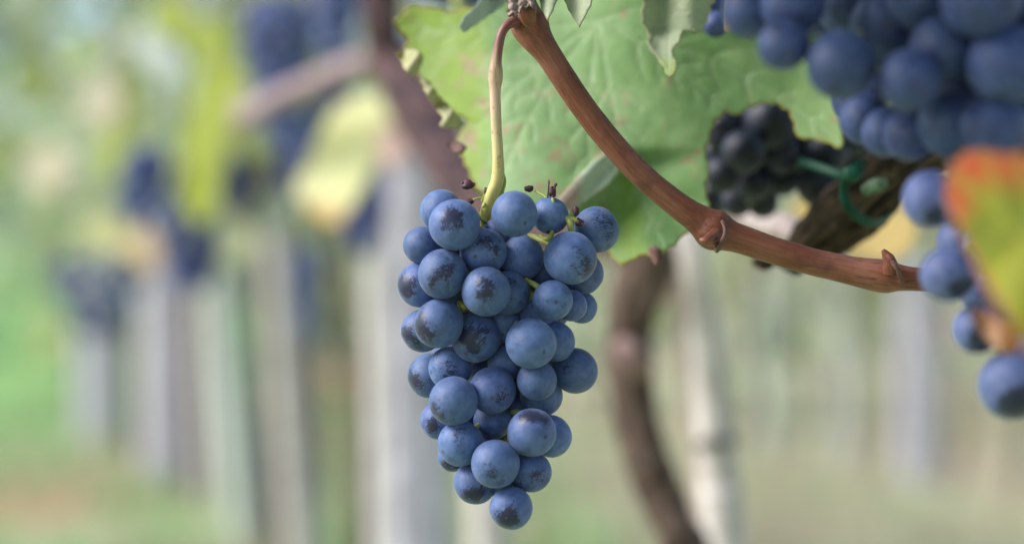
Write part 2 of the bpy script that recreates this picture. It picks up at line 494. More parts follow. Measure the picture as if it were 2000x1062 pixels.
def settle(lst, r_scale, depth0, axis_px, depth_profile, overlap=0.92):
    """lst of (px, py, r_px, layer): gives each grape a depth so that it only touches those in front"""
    placed = []
    m = depth0 / FOCAL
    order = sorted(range(len(lst)), key=lambda i: (lst[i][3], i))
    res = [None] * len(lst)
    for i in order:
        x, y, r, lay = lst[i]; r *= r_scale
        z = depth_profile(x, y) * m + lay * r * m * 0.35
        for _ in range(3):
            for (x2, y2, r2, z2) in placed:
                dd = ((x - x2) ** 2 + (y - y2) ** 2) * m * m
                need = ((r + r2) * m * (overlap if lay < 6 else .80)) ** 2 - dd
                if need > 0 and z < z2 + math.sqrt(need):
                    z = z2 + math.sqrt(need)
        placed.append((x, y, r, z))
        res[i] = depth0 + z
    return res

def hang_grapes(root, lst, depths, mat, rng, axis_of, prefix='grape', nmesh=3, rubs=None, grow=1.0):
    meshes = [grape_mesh(prefix, mat, rng.random() * 9) for _ in range(nmesh)]
    out = []
    for (x, y, r, lay), d in zip(lst, depths):
        c = at(x, y, d); rr = r * grow / FOCAL * d
        ax = axis_of(x, y)
        outw = (c - ax); outw.z = 0
        if outw.length > 1e-6: outw.normalize()
        down = (outw * 1.0 + Vector((0, -0.35, 0)) + Vector((rng.uniform(-.6, .6), rng.uniform(-.4, .7), rng.uniform(-1.3, -.15)))).normalized()
        o = link_mesh('grape', rng.choice(meshes), root, c - root.location)
        o.rotation_euler = aim(down, rng.uniform(0, 6.28))
        o.scale = (rr * rng.uniform(.985, 1.01), rr, rr * rng.uniform(.98, 1.02))
        o['rubbed'] = 0.0; o['patch'] = (0.0, 0.0, 0.0)
        if rubs and len(out) in rubs:
            ux, uy, am = rubs[len(out)]
            v = RIGHT * ux + UP * uy - FWD * math.sqrt(max(.05, 1 - ux * ux - uy * uy))
            o['patch'] = tuple(o.rotation_euler.to_matrix().transposed() @ v); o['rubbed'] = am
        out.append((c, rr))
    return out

# ---- the bunch in focus -----------------------------------------------------
S = 2.794
A1 = lambda X, Y, r, l: (740 + X / S, 340 + Y / S, r / S, l)
A2 = lambda X, Y, r, l: (740 + X / S, 680 + Y / S, r / S, l)
main_list = [
    A1(340, 200, 113, 4), A1(413, 277, 138, 0), A1(740, 218, 124, 1), A1(237, 388, 101, 3), A1(336, 396, 92, 3),
    A1(569, 424, 127, 2), A1(772, 455, 126, 3), A1(640, 318, 75, 5), A1(347, 545, 131, 0), A1(228, 602, 122, 2),
    A1(585, 640, 133, 0), A1(703, 650, 118, 2), A1(1045, 457, 141, 0), A1(1186, 303, 122, 2), A1(933, 226, 100, 5),
    A1(1112, 540, 112, 3), A1(948, 688, 108, 1), A1(1102, 726, 87, 5), A1(1048, 716, 86, 4), A1(327, 814, 132, 0),
    A1(240, 853, 115, 2), A1(530, 890, 133, 0), A1(830, 924, 135, 0), A1(962, 913, 106, 2), A1(890, 520, 100, 6),
    A1(690, 820, 100, 6), A1(420, 650, 92, 5), A1(470, 330, 90, 7), A1(880, 640, 90, 7), A1(560, 560, 90, 8),
    A2(278, 148, 119, 3), A2(390, 108, 116, 2), A2(407, 287, 131, 0), A2(620, 228, 126, 0), A2(863, 174, 107, 1),
    A2(1071, 122, 122, 2), A2(886, 256, 115, 4), A2(621, 393, 105, 2), A2(835, 459, 130, 0), A2(938, 478, 112, 3),
    A2(446, 518, 123, 1), A2(330, 391, 100, 3), A2(405, 588, 83, 4), A2(636, 630, 131, 0), A2(528, 731, 117, 2),
    A2(829, 672, 110, 2), A2(722, 870, 115, 1), A2(695, 75, 100, 5), A2(505, -5, 92, 5), A2(640, 320, 95, 7),
    A2(760, 350, 95, 6), A2(560, 540, 95, 6), A2(560, 190, 100, 7), A2(730, 560, 95, 7), A2(460, 230, 95, 7), A2(930, 60, 95, 6), A2(560, 90, 95, 5), A2(760, 440, 90, 6), A2(660, 470, 90, 7), A1(700, 740, 95, 7), A1(990, 620, 95, 7), A1(480, 760, 95, 7), A1(800, 560, 95, 8), A2(640, 250, 95, 9), A2(760, 240, 95, 8),
]
def main_axis_px(y):
    t = (y - 400) / 620
    return 968 + 24 * t
def main_halfw(y):
    if y < 420: return 175
    return max(60, 185 - (y - 420) * 0.17)
MAIN_D = 0.642
def main_profile(x, y):
    w = main_halfw(y); u = min(1, abs(x - main_axis_px(y)) / w)
    return (1 - math.sqrt(max(0, 1 - u * u))) * w * 0.55
MAIN_RUBS = {1: (-.05, .35, 1.0), 5: (.35, .25, .9), 8: (-.1, -.1, .9), 9: (-.72, -.1, 1.2), 10: (.0, .1, 1.1), 11: (.2, .2, .6), 19: (-.62, -.35, 1.2), 20: (-.6, -.2, 1.0), 21: (-.2, -.05, 1.15),
             13: (.5, .2, .9), 6: (.1, .4, .3), 12: (.55, -.5, .7), 30: (-.8, -.3, .9), 31: (-.1, .2, .5), 32: (-.75, -.3, .8), 33: (.45, .05, .4), 38: (-.2, .7, .8), 40: (.1, .5, .8), 41: (-.6, -.3, 1.0),
             42: (-.1, -.6, 1.3), 43: (-.2, -.45, .7), 44: (-.15, -.5, 1.25), 45: (.6, -.2, .9), 46: (-.2, -.5, 1.2), 0: (.4, .4, .4), 16: (.2, -.3, .5), 35: (-.2, .1, .4), 36: (0, -.4, .5)}
rng = random.Random(11)
bunch = empty('grape_bunch', at(970, 420, MAIN_D + .02), 'sharply focused blue grape bunch hanging by itself from the red-brown cane', 'grape bunch', 'grape bunches on the vines')
main_list += [(1052, 618, 36, 6), (1078, 604, 36, 6), (1030, 604, 34, 7), (1100, 560, 36, 6), (934, 719, 36, 5), (892, 492, 34, 6), (1003, 630, 36, 6), (1008, 758, 36, 6), (990, 945, 34, 6), (900, 560, 34, 6), (1010, 540, 36, 6), (880, 700, 36, 6), (1050, 660, 34, 6), (960, 850, 36, 7), (900, 830, 34, 7), (1010, 890, 34, 7), (950, 900, 34, 7)]
dep = settle(main_list, 1.02, MAIN_D, 970, main_profile)
MAIN_AX = MAIN_D + 0.022
main_grapes = hang_grapes(bunch, main_list, dep, M['grape'], rng, lambda x, y: at(main_axis_px(y), y, MAIN_AX), nmesh=4, rubs=MAIN_RUBS, grow=1.02)
print('bunch depth', min(dep), max(dep), len(dep))

# peduncle: from the cane's node, over and down into the bunch
Bag().add(px_tube([(1012, 46, .662, 13), (1002, 44, .658, 11), (990, 50, .656, 9.5), (979, 68, .655, 9), (973, 95, .655, 9.5), (969, 122, .655, 11), (968, 140, .655, 14),
                   (968, 155, .655, 14), (967, 175, .655, 11), (968, 210, .655, 10.5), (970, 260, .655, 10.5), (973, 310, .655, 11), (972, 350, .656, 13),
                   (963, 375, .657, 13), (952, 405, .659, 12), (944, 440, .664, 11)], sides=20, k=6, rough=0.05, rscale=500)).build('peduncle', M['peduncle'], bunch)
b = Bag()
b.add(px_tube([(974, 330, .6575, 7), (979, 352, .659, 10), (976, 375, .662, 9), (972, 410, .668, 8)], sides=12, rough=0.05, rscale=500))
b.add(px_tube([(944, 436, .664, 11), (950, 500, MAIN_AX, 10), (968, 640, MAIN_AX, 9), (985, 800, MAIN_AX, 8), (994, 960, MAIN_AX - .004, 5)], sides=12, rough=0.06, rscale=500))
for (c, r), (x, y, rp, lay) in zip(main_grapes, main_list):
    yy = max(455, y - 30); ax = at(main_axis_px(yy), yy, MAIN_AX)
    mid = (ax + c) / 2 + Vector((0, 0, .004))
    b.add(tube([ax, mid, c], [.0009, .0008, .0011], sides=7, k=3))
b.build('rachis', M['stalk'], bunch)

# the bare upper right stalk with dried flower ends
Q = lambda X, Y: (740 + X / S, 340 + Y / S)
def stalk(pts, d, w):
    return px_tube([(*Q(X, Y), d + dz, w / S) for X, Y, dz in pts], sides=10, k=5, rough=0.08, rscale=700)
SD = .652
b = Bag()
b.add(stalk([(700, 330, .012), (800, 270, .008), (870, 245, .002), (960, 245, 0), (1020, 240, 0), (1045, 275, -.001), (1048, 330, .001)], SD, 17))
b.add(stalk([(860, 212, .002), (910, 212, 0), (970, 228, 0), (1030, 240, 0), (1090, 258, 0), (1112, 268, 0)], SD, 13))
b.add(stalk([(905, 250, .001), (910, 190, .001), (917, 145, .001), (905, 122, .002), (855, 92, .004)], SD, 8))
b.add(stalk([(960, 235, 0), (955, 180, -.001), (948, 130, -.001)], SD, 8))
b.add(stalk([(880, 340, .003), (905, 355, .002), (935, 345, 0), (945, 300, 0)], SD, 15))
b.add(stalk([(905, 350, .003), (850, 335, .004), (815, 330, .006)], SD, 9))
b.add(stalk([(915, 300, .001), (930, 260, 0), (945, 230, 0)], SD, 5))
b.add(stalk([(560, 150, .006), (575, 120, .006), (590, 105, .006)], SD, 9))
b.add(stalk([(570, 180, .004), (580, 130, .006), (540, 95, .006), (500, 70, .006)], SD, 8))
b.add(stalk([(560, 130, .006), (530, 135, .006), (505, 148, .006)], SD, 7))
b.add(stalk([(830, 650, .004), (815, 720, .002), (800, 760, .004)], SD, 20))
b.add(stalk([(440, 700, .004), (455, 715, -.002), (470, 730, .004)], SD, 20))
b.build('stalk', M['stalk'], bunch)
for i, (X, Y, r, sx, sz, dz) in enumerate([(822, 80, 20, 1.35, .85, .004), (945, 97, 24, .95, 1.15, 0), (928, 45, 8, .6, 1.6, 0), (965, 58, 9, .9, 1.0, 0), (1075, 202, 21, .85, 1.35, -.001),
                                           (925, 308, 17, .85, 1.3, 0), (587, 92, 17, .8, 1.2, .006), (487, 60, 28, 1.3, .95, .006), (495, 152, 20, 1.3, .85, .006), (1092, 265, 22, 1.1, 1.0, 0), (866, 214, 14, 1.0, 1.2, .002)]):
    px, py = Q(X, Y)
    bb = Bag().add(blob(at(px, py, SD + dz), r / S / FOCAL * SD, (sx, 1, sz), i, .45, 14))
    if i in (0, 1, 7): bb.add(blob(at(px + (r / S) * (.7 if i == 1 else -1.1), py - (r / S) * (1.4 if i == 1 else .3), SD + dz), r / S / FOCAL * SD * .3, (1, 1, 1.4), i, .3, 8))
    bb.build('dried_flower', M['dried'], bunch)
Bag().add(stalk([(918, 150, .001), (925, 90, 0), (928, 45, 0)], SD, 4)).add(stalk([(948, 180, -.001), (950, 120, -.001), (962, 62, 0)], SD, 6)).build('dried_stem', M['dried'], bunch)

# ---- the reddish cane -------------------------------------------------------
cane = empty('grape_cane', at(1390, 450, .668), 'smooth red-brown cane slanting across the green leaf, with the focused bunch hanging from its top', 'vine cane')
Bag().add(px_tube([(990, -330, .69, 17), (1000, -190, .68, 19), (1010, -60, .668, 22), (1016, -20, .667, 23), (1024, 18, .666, 28), (1034, 48, .665, 38), (1050, 78, .664, 31), (1075, 112, .664, 25.5), (1120, 182, .664, 25), (1170, 250, .664, 24.5), (1225, 313, .664, 24.5),
                   (1280, 366, .665, 24.5), (1330, 405, .666, 26), (1366, 430, .667, 31), (1390, 446, .667, 40), (1408, 454, .667, 37), (1424, 460, .667, 31), (1450, 468, .667, 28), (1520, 492, .667, 27), (1590, 512, .667, 26.5),
                   (1660, 528, .666, 28), (1705, 536, .665, 32), (1735, 540, .664, 33), (1765, 543, .663, 25), (1830, 549, .662, 22), (1900, 560, .66, 22), (2060, 590, .655, 22), (2300, 640, .655, 23), (2600, 660, .67, 24)], sides=28, k=7, rough=0.035, rscale=300)).build('stem', M['cane'], cane)
Bag().add(px_tube([(1402, 455, .664, 15), (1390, 466, .656, 14), (1379, 470, .652, 10), (1366, 469, .652, 4)], sides=14, rough=.1, rscale=500)).build('bud', M['cane'], cane)
Bag().add(px_tube([(1410, 432, .657, 4), (1417, 450, .6535, 4.5), (1414, 466, .6535, 5), (1405, 481, .656, 7), (1400, 489, .661, 5)], sides=12, rough=.35, rscale=700)).build('leaf_scar', M['cane_old'], cane)
Bag().add(px_tube([(1742, 530, .658, 18), (1738, 512, .657, 14), (1731, 499, .657, 10), (1724, 488, .657, 4)], sides=14, rough=.2, rscale=600)).build('bud', M['cane'], cane)
Bag().add(px_tube([(1738, 508, .657, 3), (1747, 516, .6535, 4.5), (1756, 530, .6535, 4.5), (1759, 552, .657, 3)], sides=12, rough=.4, rscale=700)).build('leaf_scar', M['cane_old'], cane)
Bag().add(px_tube([(1024, -30, .66, 17), (1026, 0, .656, 20), (1030, 28, .650, 19), (1036, 45, .652, 12)], sides=14, rough=.1, rscale=500)).build('bud', M['cane'], cane)

# ------------------------------------------------------------------ leaves
def serrate(outline, rng, step=10, tooth=5.0, keep=None):
    out = []
    n = len(outline)
    area = sum(outline[i][0] * outline[(i + 1) % n][1] - outline[(i + 1) % n][0] * outline[i][1] for i in range(n))
    sg = 1 if area > 0 else -1
    ph = 0
    for i in range(n):
        a = Vector(outline[i]); c = Vector(outline[(i + 1) % n])
        L = (c - a).length
        k = max(1, int(L / step))
        nrm = Vector((c.y - a.y, a.x - c.x)).normalized() * sg
        for j in range(k):
            ph += 1
            amp = tooth * (rng.uniform(.4, 1.2) if ph % 2 else -rng.uniform(.2, .8))
            if j == 0: amp *= .3
            p = a.lerp(c, j / k) + nrm * amp
            out.append((p.x, p.y))
    return out

def inside(px, py, poly):
    x, y = px, py
    c = np.zeros(len(x), bool)
    n = len(poly)
    for i in range(n):
        x1, y1 = poly[i]; x2, y2 = poly[(i + 1) % n]
        if y1 == y2: continue
        t = ((y1 > y) != (y2 > y)) & (x < (x2 - x1) * (y - y1) / (y2 - y1) + x1)
        c ^= t
    return c

def seg_dist(px, py, line, closed=False):
    d = np.full(len(px), 1e9)
    n = len(line)
    for i in range(n if closed else n - 1):
        x1, y1 = line[i]; x2, y2 = line[(i + 1) % n]
        dx, dy = x2 - x1, y2 - y1
        L2 = dx * dx + dy * dy + 1e-9
        t = np.clip(((px - x1) * dx + (py - y1) * dy) / L2, 0, 1)
        d = np.minimum(d, np.hypot(px - x1 - t * dx, py - y1 - t * dy))
    return d

def leaf(name, outline, depth, mat, label, grid=9, step=10, tooth=5, seed=1, veins=(), vw=5, rim_w=14, tint=None, thick=.0004, group='single vine leaves', puff=0.0, parent=None, jitter=.3):
    """a thin, curved blade: outline in photo pixels, depth(px, py) gives its own relief in metres"""
    rg = random.Random(seed)
    poly = serrate(outline, rg, step, tooth)
    P = np.array(poly)
    x0, y0 = P.min(0); x1, y1 = P.max(0)
    gx, gy = np.meshgrid(np.arange(x0 + grid / 2, x1, grid), np.arange(y0 + grid / 2, y1, grid))
    gx = gx.ravel().astype(float); gy = gy.ravel().astype(float)
    nr = np.random.RandomState(seed)
    gx += nr.uniform(-jitter, jitter, len(gx)) * grid; gy += nr.uniform(-jitter, jitter, len(gy)) * grid
    k = inside(gx, gy, poly) & (seg_dist(gx, gy, poly, True) > grid * .45)
    pts = [Vector(p) for p in poly] + [Vector((a, c)) for a, c in zip(gx[k], gy[k])]
    n = len(poly)
    vv, ee, ff, *_ = delaunay_2d_cdt(pts, [], [list(range(n))] if True else [], 1, 1e-4)
    vx = np.array([v.x for v in vv]); vy = np.array([v.y for v in vv])
    cx, cy = float(vx.mean()), float(vy.mean())
    dv = np.full(len(vx), 1e9)
    for ln in veins: dv = np.minimum(dv, seg_dist(vx, vy, ln))
    vein = np.clip(1 - dv / vw, 0, 1)
    rim = np.clip(1 - seg_dist(vx, vy, poly, True) / rim_w, 0, 1)
    tn = np.array([tint(a, c) for a, c in zip(vx, vy)]) if tint else np.zeros(len(vx))
    V = [at(a, c, depth(a, c) - puff * (1 - math.exp(-(q / 16) ** 2)) + puff * .9 * mnoise.noise(Vector((a * .03, c * .03, seed))) + puff * .35 * mnoise.noise(Vector((a * .08, c * .08, seed)))) for a, c, q in zip(vx, vy, dv)]
    org = at(cx, cy, depth(cx, cy))
    o = mesh_obj(name, V, [tuple(f) for f in ff], mat, parent, org, {'vein': ('FLOAT', 'POINT', vein), 'rim': ('FLOAT', 'POINT', rim), 'tint': ('FLOAT', 'POINT', tn)})
    s = o.modifiers.new('thickness', 'SOLIDIFY'); s.thickness = thick; s.offset = 0
    if parent is None: tag(o, label, 'leaf', group)
    return o

def sm(x, a, b):
    t = min(1, max(0, (x - a) / (b - a))); return t * t * (3 - 2 * t)

# the large leaf behind the cane
M['leaf_main'] = leaf_material('leaf_green_pale', (0.21, 0.365, 0.125), (0.31, 0.465, 0.205), (0.44, 0.56, 0.32), (0.40, 0.31, 0.06), (0.25, 0.38, 0.04), .36, .5, 24, .4, .5, spots=.8)
main_outline = [(768, 42), (800, 14), (850, 16), (885, 26), (935, 12), (1000, -12), (1100, -60), (1250, -90), (1400, -60), (1560, -50), (1690, 0), (1700, 120), (1658, 198), (1664, 212), (1650, 232), (1656, 252),
                (1648, 262), (1642, 292), (1622, 281), (1602, 276), (1582, 271), (1558, 268), (1551, 240), (1541, 216), (1520, 203), (1490, 200), (1460, 211), (1437, 226), (1416, 216), (1396, 236), (1386, 262), (1378, 296), (1384, 330),
                (1378, 372), (1386, 400), (1380, 440), (1372, 462), (1350, 452), (1334, 458), (1322, 478), (1300, 490), (1283, 512), (1262, 496), (1240, 506), (1214, 520), (1196, 503), (1175, 470), (1140, 440), (1080, 425), (1010, 425),
                (960, 395), (928, 358), (916, 331), (899, 302), (884, 284), (902, 257), (916, 236), (890, 222), (862, 204), (832, 166), (815, 140), (790, 110), (786, 96), (800, 80), (782, 62)]
hub = (1170, 40)
def bend(a, b, k, n=7):
    dx, dy = b[0] - a[0], b[1] - a[1]
    return [(a[0] + dx * t + -dy * k * math.sin(math.pi * t), a[1] + dy * t + dx * k * math.sin(math.pi * t)) for t in [i / n for i in range(n + 1)]]
main_veins = []
for tip, k in (((1300, 495), .05), ((1640, 280), -.06), ((905, 285), .05), ((775, 50), -.04), ((1190, 500), .07), ((1420, 215), -.03), ((960, 390), .05), ((1560, -30), -.05)):
    ln = bend(hub, tip, k); main_veins.append(ln)
    for q in (2, 3, 4, 5, 6):
        a = ln[q]; dx, dy = tip[0] - hub[0], tip[1] - hub[1]; L = math.hypot(dx, dy); dx, dy = dx / L, dy / L
        for sgn in (1, -1):
            l2 = 90 * (1 - q / 8)
            main_veins.append(bend(a, (a[0] + (dx * .75 - dy * sgn * .7) * l2, a[1] + (dy * .75 + dx * sgn * .7) * l2), .08 * sgn, 4))
fold_line = [(1216, 298), (1200, 330), (1172, 362), (1140, 395), (1110, 430)]
def main_depth(x, y):
    d = .728 + .005 * math.sin(x * .0085 + y * .004) + .0018 * math.sin(x * .019 - y * .013 + 1)
    d += .034 * (1 - y / 480) - .000022 * (x - 1200) + .012 * sm(x, 1000, 780)
    # lower right lobe tucked behind the middle one along the fold
    fx = x - (1216 - (y - 298) * .80)
    if y > 285:
        d += .0045 * sm(fx, -4, 10) * sm(y, 285, 325) * sm(fx, 190, 60)
        d -= .006 * math.exp(-((fx + 10) / 22) ** 2) * sm(y, 285, 325)
    d -= .012 * sm(y, 380, 520) * sm(x, 1180, 1300)
    return d
def main_tint(x, y):
    t = .95 * sm(x, 1010, 900) * sm(y, 420, 330) ** .3
    t = max(t, .72 * sm(x - (1216 - (y - 298) * .80), 0, 14) * sm(y, 300, 340) * sm(x, 1330, 1220))
    t = max(t, .30 * sm(x, 1340, 1470) * sm(y, 330, 240) * sm(y, -20, 60), .42 * sm(x, 1500, 1640) * sm(y, 120, 280))
    t -= .3 * sm(y, 250, 330) * sm(x, 985, 1030) * sm(x, 1240, 1180)
    return t
leaf('vine_leaf', main_outline, main_depth, M['leaf_main'], 'large pale green leaf with toothed edge behind the red-brown cane', 6.5, 11, 4.5, 3, main_veins, 6, 9, main_tint, puff=.00020)

M['leaf_pale'] = leaf_material('leaf_underside', (0.36, 0.43, 0.26), (0.44, 0.50, 0.34), (0.52, 0.56, 0.42), (0.45, 0.36, 0.22), (0.30, 0.40, 0.12), .35, .7, 30, .5, .72)
leaf('vine_leaf', [(1250, -60), (1258, 10), (1255, 36), (1264, 62), (1268, 92), (1282, 110), (1296, 132), (1308, 152), (1322, 132), (1312, 100), (1327, 84), (1334, 58), (1357, 66), (1374, 60), (1383, 30), (1396, -5), (1400, -60)],
     lambda x, y: .698 + .004 * math.sin(x * .05) - .00018 * max(0, y - 60), M['leaf_pale'], 'pale grey-green leaf drooping over the top of the large green leaf, brown at its tip', 6, 9, 3.5, 5, [bend((1320, -60), (1308, 148), .03), bend((1325, 20), (1270, 90), .05), bend((1325, 0), (1370, 55), .05)], 4, 10, lambda x, y: .8 * sm(y, 85, 140))
leaf('vine_leaf', [(1046, -60), (1052, -5), (1058, 18), (1069, 42), (1080, 22), (1090, -2), (1100, -8), (1110, 18), (1120, 36), (1131, 54), (1143, 32), (1154, 12), (1160, -10), (1165, -60)],
     lambda x, y: .650 + .003 * math.sin(x * .08) - .00012 * y, M['leaf_pale'], 'two pale leaf tips hanging in at the top beside the cane node', 5, 9, 1.5, 6, [bend((1075, -60), (1069, 40), .02), bend((1130, -60), (1131, 52), .02)], 3, 8)
M['leaf_blue'] = leaf_material('leaf_grey_sheen', (0.34, 0.42, 0.36), (0.42, 0.50, 0.44), (0.5, 0.56, 0.5), (0.30, 0.36, 0.28), (0.3, 0.4, 0.3), .25, .45, 30, .4, .8)
leaf('vine_leaf', [(1000, -50), (990, 2), (976, 16), (955, 30), (930, 48), (905, 64), (897, 52), (905, 34), (925, 18), (945, -5), (950, -50)],
     lambda x, y: .706 + .004 * math.sin(x * .06 + y * .03), M['leaf_blue'], 'grey-green leaf edge in front of the yellow-green part of the large leaf, top', 5, 9, 2, 7, [bend((985, -40), (903, 60), .05)], 3, 8)

M['husk'] = leaf_material('dry_husk', (0.30, 0.22, 0.19), (0.44, 0.36, 0.32), (0.3, 0.2, 0.2), (0.16, 0.09, 0.075), (0.5, 0.4, 0.36), .15, .85, 90, .3, .6)
leaf('bud_scale', [(1000, -40), (996, -12), (988, 2), (994, 10), (989, 22), (997, 20), (993, 33), (1002, 26), (1006, 36), (1010, 24), (1017, 27), (1021, 14), (1028, 22), (1034, 8), (1040, 18), (1044, 4), (1050, -10), (1052, -40)],
     lambda x, y: .647 + .0007 * math.sin(x * .35) + .0005 * math.sin(y * .4 + x * .2) - .00008 * y, M['husk'], None, 3, 5, 2.0, 61, [[(1008, -30), (1003, 24)], [(1024, -30), (1019, 16)], [(1040, -30), (1040, 12)]], 2, 4, thick=.0007, parent=cane)
leaf('bud_scale', [(1014, -30), (1010, 0), (1016, 16), (1021, 30), (1027, 24), (1032, 36), (1037, 22), (1043, 26), (1044, 4), (1046, -30)],
     lambda x, y: .6505 + .0007 * math.sin(x * .3 + 1) - .00006 * y, M['husk'], None, 3, 5, 2.0, 62, [[(1030, -30), (1030, 26)]], 2, 4, thick=.0007, parent=cane)

# curled pale shreds along the torn left edge of the large leaf
b = Bag()
curl_mat = leaf_material('leaf_torn_edge', (0.42, 0.42, 0.20), (0.52, 0.50, 0.28), (0.5, 0.5, 0.3), (0.20, 0.12, 0.07), (0.3, 0.3, 0.1), .3, .6, 60, .3, .7)
for i, (ol, lab) in enumerate([([(772, 104), (790, 94), (815, 98), (826, 112), (820, 130), (810, 150), (796, 142), (785, 122)], 'small pale curled leaf shred at the torn left edge of the large leaf'),
                               ([(820, 150), (834, 156), (860, 190), (885, 215), (908, 240), (898, 252), (876, 250), (858, 244), (866, 232), (846, 206), (828, 176)], 'long yellowish curled leaf strip at the left edge of the large leaf'),
                               ([(872, 282), (882, 274), (900, 278), (912, 288), (904, 300), (890, 300), (880, 294)], 'brown shrivelled leaf tip just above the focused bunch')]):
    m_ = curl_mat if i < 2 else leaf_material('leaf_withered', (0.10, 0.055, 0.05), (0.16, 0.09, 0.075), (0.2, 0.1, 0.1), (0.05, 0.03, 0.03), (0.1, 0.06, 0.05), .1, .8, 60)
    leaf('leaf_shred', ol, lambda x, y: .722 + .005 * math.sin(x * .09 + y * .06), m_, lab, 4, 8, 2.5, 20 + i, (), 3, 7, thick=.0005)
Bag().add(px_tube([(1276, 486, .712, 10), (1280, 498, .710, 13), (1284, 508, .708, 9), (1283, 518, .706, 3)], sides=10, rough=.3, rscale=500)).build('leaf_shred', M['cane_old'], None, at(1281, 500, .71))
tag(bpy.data.objects[-1] if False else COL.objects[-1], 'grey-mauve dried curl at the bottom edge of the large green leaf', 'leaf', 'single vine leaves')

fold_mat = leaf_material('leaf_fold_underside', (0.36, 0.46, 0.30), (0.46, 0.55, 0.40), (0.52, 0.58, 0.45), (0.42, 0.44, 0.28), (0.48, 0.33, 0.27), .3, .6, 60, .5, .7)
main_leaf = [o for o in COL.objects if o.get('label', '').startswith('large pale green leaf')][0]
leaf('folded_lobe', [(1213, 292), (1216, 308), (1207, 338), (1184, 364), (1154, 386), (1122, 408), (1094, 414), (1080, 402), (1104, 376), (1132, 342), (1162, 312), (1190, 296)],
     lambda x, y: .7225 - .004 * math.exp(-((x - (1180 - (y - 300) * .9)) / 26) ** 2) + .034 * (1 - y / 480) - .000022 * (x - 1200) - .0095, fold_mat, None, 4, 9, 1.6, 71, [bend((1208, 300), (1092, 404), .06)], 4, 6, lambda x, y: .8 * sm(x, 1160, 1110), puff=.0002, parent=main_leaf)

# the near leaf at the right edge
M['leaf_red'] = leaf_material('leaf_autumn', (0.17, 0.22, 0.010), (0.42, 0.42, 0.020), (0.42, 0.42, 0.05), (0.55, 0.20, 0.07), (0.60, 0.11, 0.03), .45, .5, 16, .7, .45, tlo=0.05, thi=1.25)
def red_tint(x, y):
    blot = math.exp(-((x - 1915) / 48) ** 2 - ((y - 315) / 34) ** 2) * 1.7
    left = 1.0 * sm(x - 1850 - max(0, (y - 330)) * .05, 95, 12) * sm(y, 470, 400)
    return max(blot, left, .95 * sm(y, 430, 318), .9 * sm(y, 640, 690), .7 * sm(x - (1830 + (y - 330) * .32), 34, 4) * sm(y, 560, 640))
leaf('vine_leaf', [(1845, 388), (1846, 350), (1858, 318), (1884, 298), (1922, 292), (1965, 300), (2010, 305), (2080, 380), (2110, 540), (2080, 700), (2020, 690), (1996, 668), (1978, 648), (1958, 612), (1930, 566), (1902, 505), (1876, 452), (1858, 420)],
     lambda x, y: .478 + .008 * math.sin((x - 1850) * .012 + y * .006) + -.00010 * (x - 1850) - .00006 * (y - 300), M['leaf_red'], 'blurred yellow-green leaf with red and orange margin over the nearest grapes', 7, 15, 9, 9, [bend((2060, 560), (1855, 340), .06), bend((2040, 540), (1985, 300), .05), bend((2060, 570), (1960, 610), .04), bend((1960, 450), (1905, 500), .04), bend((1955, 440), (1920, 300), .05), bend((2010, 510), (1935, 560), .04)], 11, 28, red_tint, group='single vine leaves')
M['leaf_brown'] = leaf_material('leaf_orange_dry', (0.50, 0.25, 0.14), (0.58, 0.36, 0.24), (0.5, 0.3, 0.2), (0.25, 0.10, 0.05), (0.30, 0.14, 0.05), .3, .7, 50)
leaf('leaf_shred', [(1893, 606), (1918, 600), (1948, 622), (1976, 640), (1990, 672), (1984, 694), (1960, 690), (1934, 668), (1906, 640)],
     lambda x, y: .505 + .004 * math.sin(x * .05), M['leaf_brown'], 'small dry orange-brown leaf fragment resting on a near grape', 6, 9, 3, 31, (), 4, 10, lambda x, y: sm(x, 1930, 1975))

# ------------------------------------------------------------------ the near bunch, upper right
near_list = [(1464, 22, 50, 3), (1531, 88, 47, 2), (1548, 8, 60, 2), (1644, 126, 64, 1), (1776, 156, 58, 1), (1728, 52, 64, 2), (1843, 94, 62, 1), (1918, -6, 76, 0), (1968, 126, 74, 0),
             (1732, 258, 46, 3), (1778, 262, 50, 2), (1856, 244, 60, 1), (1942, 246, 64, 0), (1606, 40, 54, 4), (1690, 232, 48, 4), (1660, 10, 60, 3), (1800, -10, 66, 1), (1874, 186, 56, 4), (1712, 170, 54, 4),
             (2010, 250, 60, 1), (2030, 40, 70, 1), (1640, -50, 62, 3), (1500, -50, 55, 3), (1560, -70, 58, 4), (1720, -50, 62, 2), (1850, -90, 66, 2), (1950, -110, 66, 2), (1816, 60, 50, 5), (1880, 60, 56, 5), (1760, 110, 52, 6),
             (1820, 170, 52, 6), (1910, 160, 56, 6), (2060, 150, 66, 2), (1700, 110, 54, 6), (1620, 90, 50, 6), (1590, -20, 50, 6), (1788, 232, 48, 6), (1980, 310, 58, 3), (1900, 310, 52, 4), (2040, 330, 60, 3)]
near_list += [(1580, 30, 58, 7), (1690, 60, 60, 7), (1790, 60, 60, 7), (1680, 190, 52, 7), (1840, 150, 60, 7), (1900, 210, 56, 7), (1960, 200, 56, 7), (1970, 40, 60, 7), (1650, 60, 56, 7), (1740, 200, 56, 7), (1800, 210, 52, 7), (1520, 20, 52, 7), (1880, -40, 60, 7), (1760, -20, 60, 7)]
near_tail = [(1818, 388, 56, 1), (1852, 535, 55, 1), (1908, 642, 49, 1), (1978, 752, 68, 0), (1890, 400, 56, 2), (1935, 480, 56, 2), (1920, 560, 52, 3), (1985, 600, 56, 1), (2010, 690, 52, 2), (2040, 480, 60, 1), (2060, 620, 60, 1), (1990, 400, 60, 2), (1880, 470, 50, 4), (2060, 750, 50, 3)]
rng = random.Random(5)
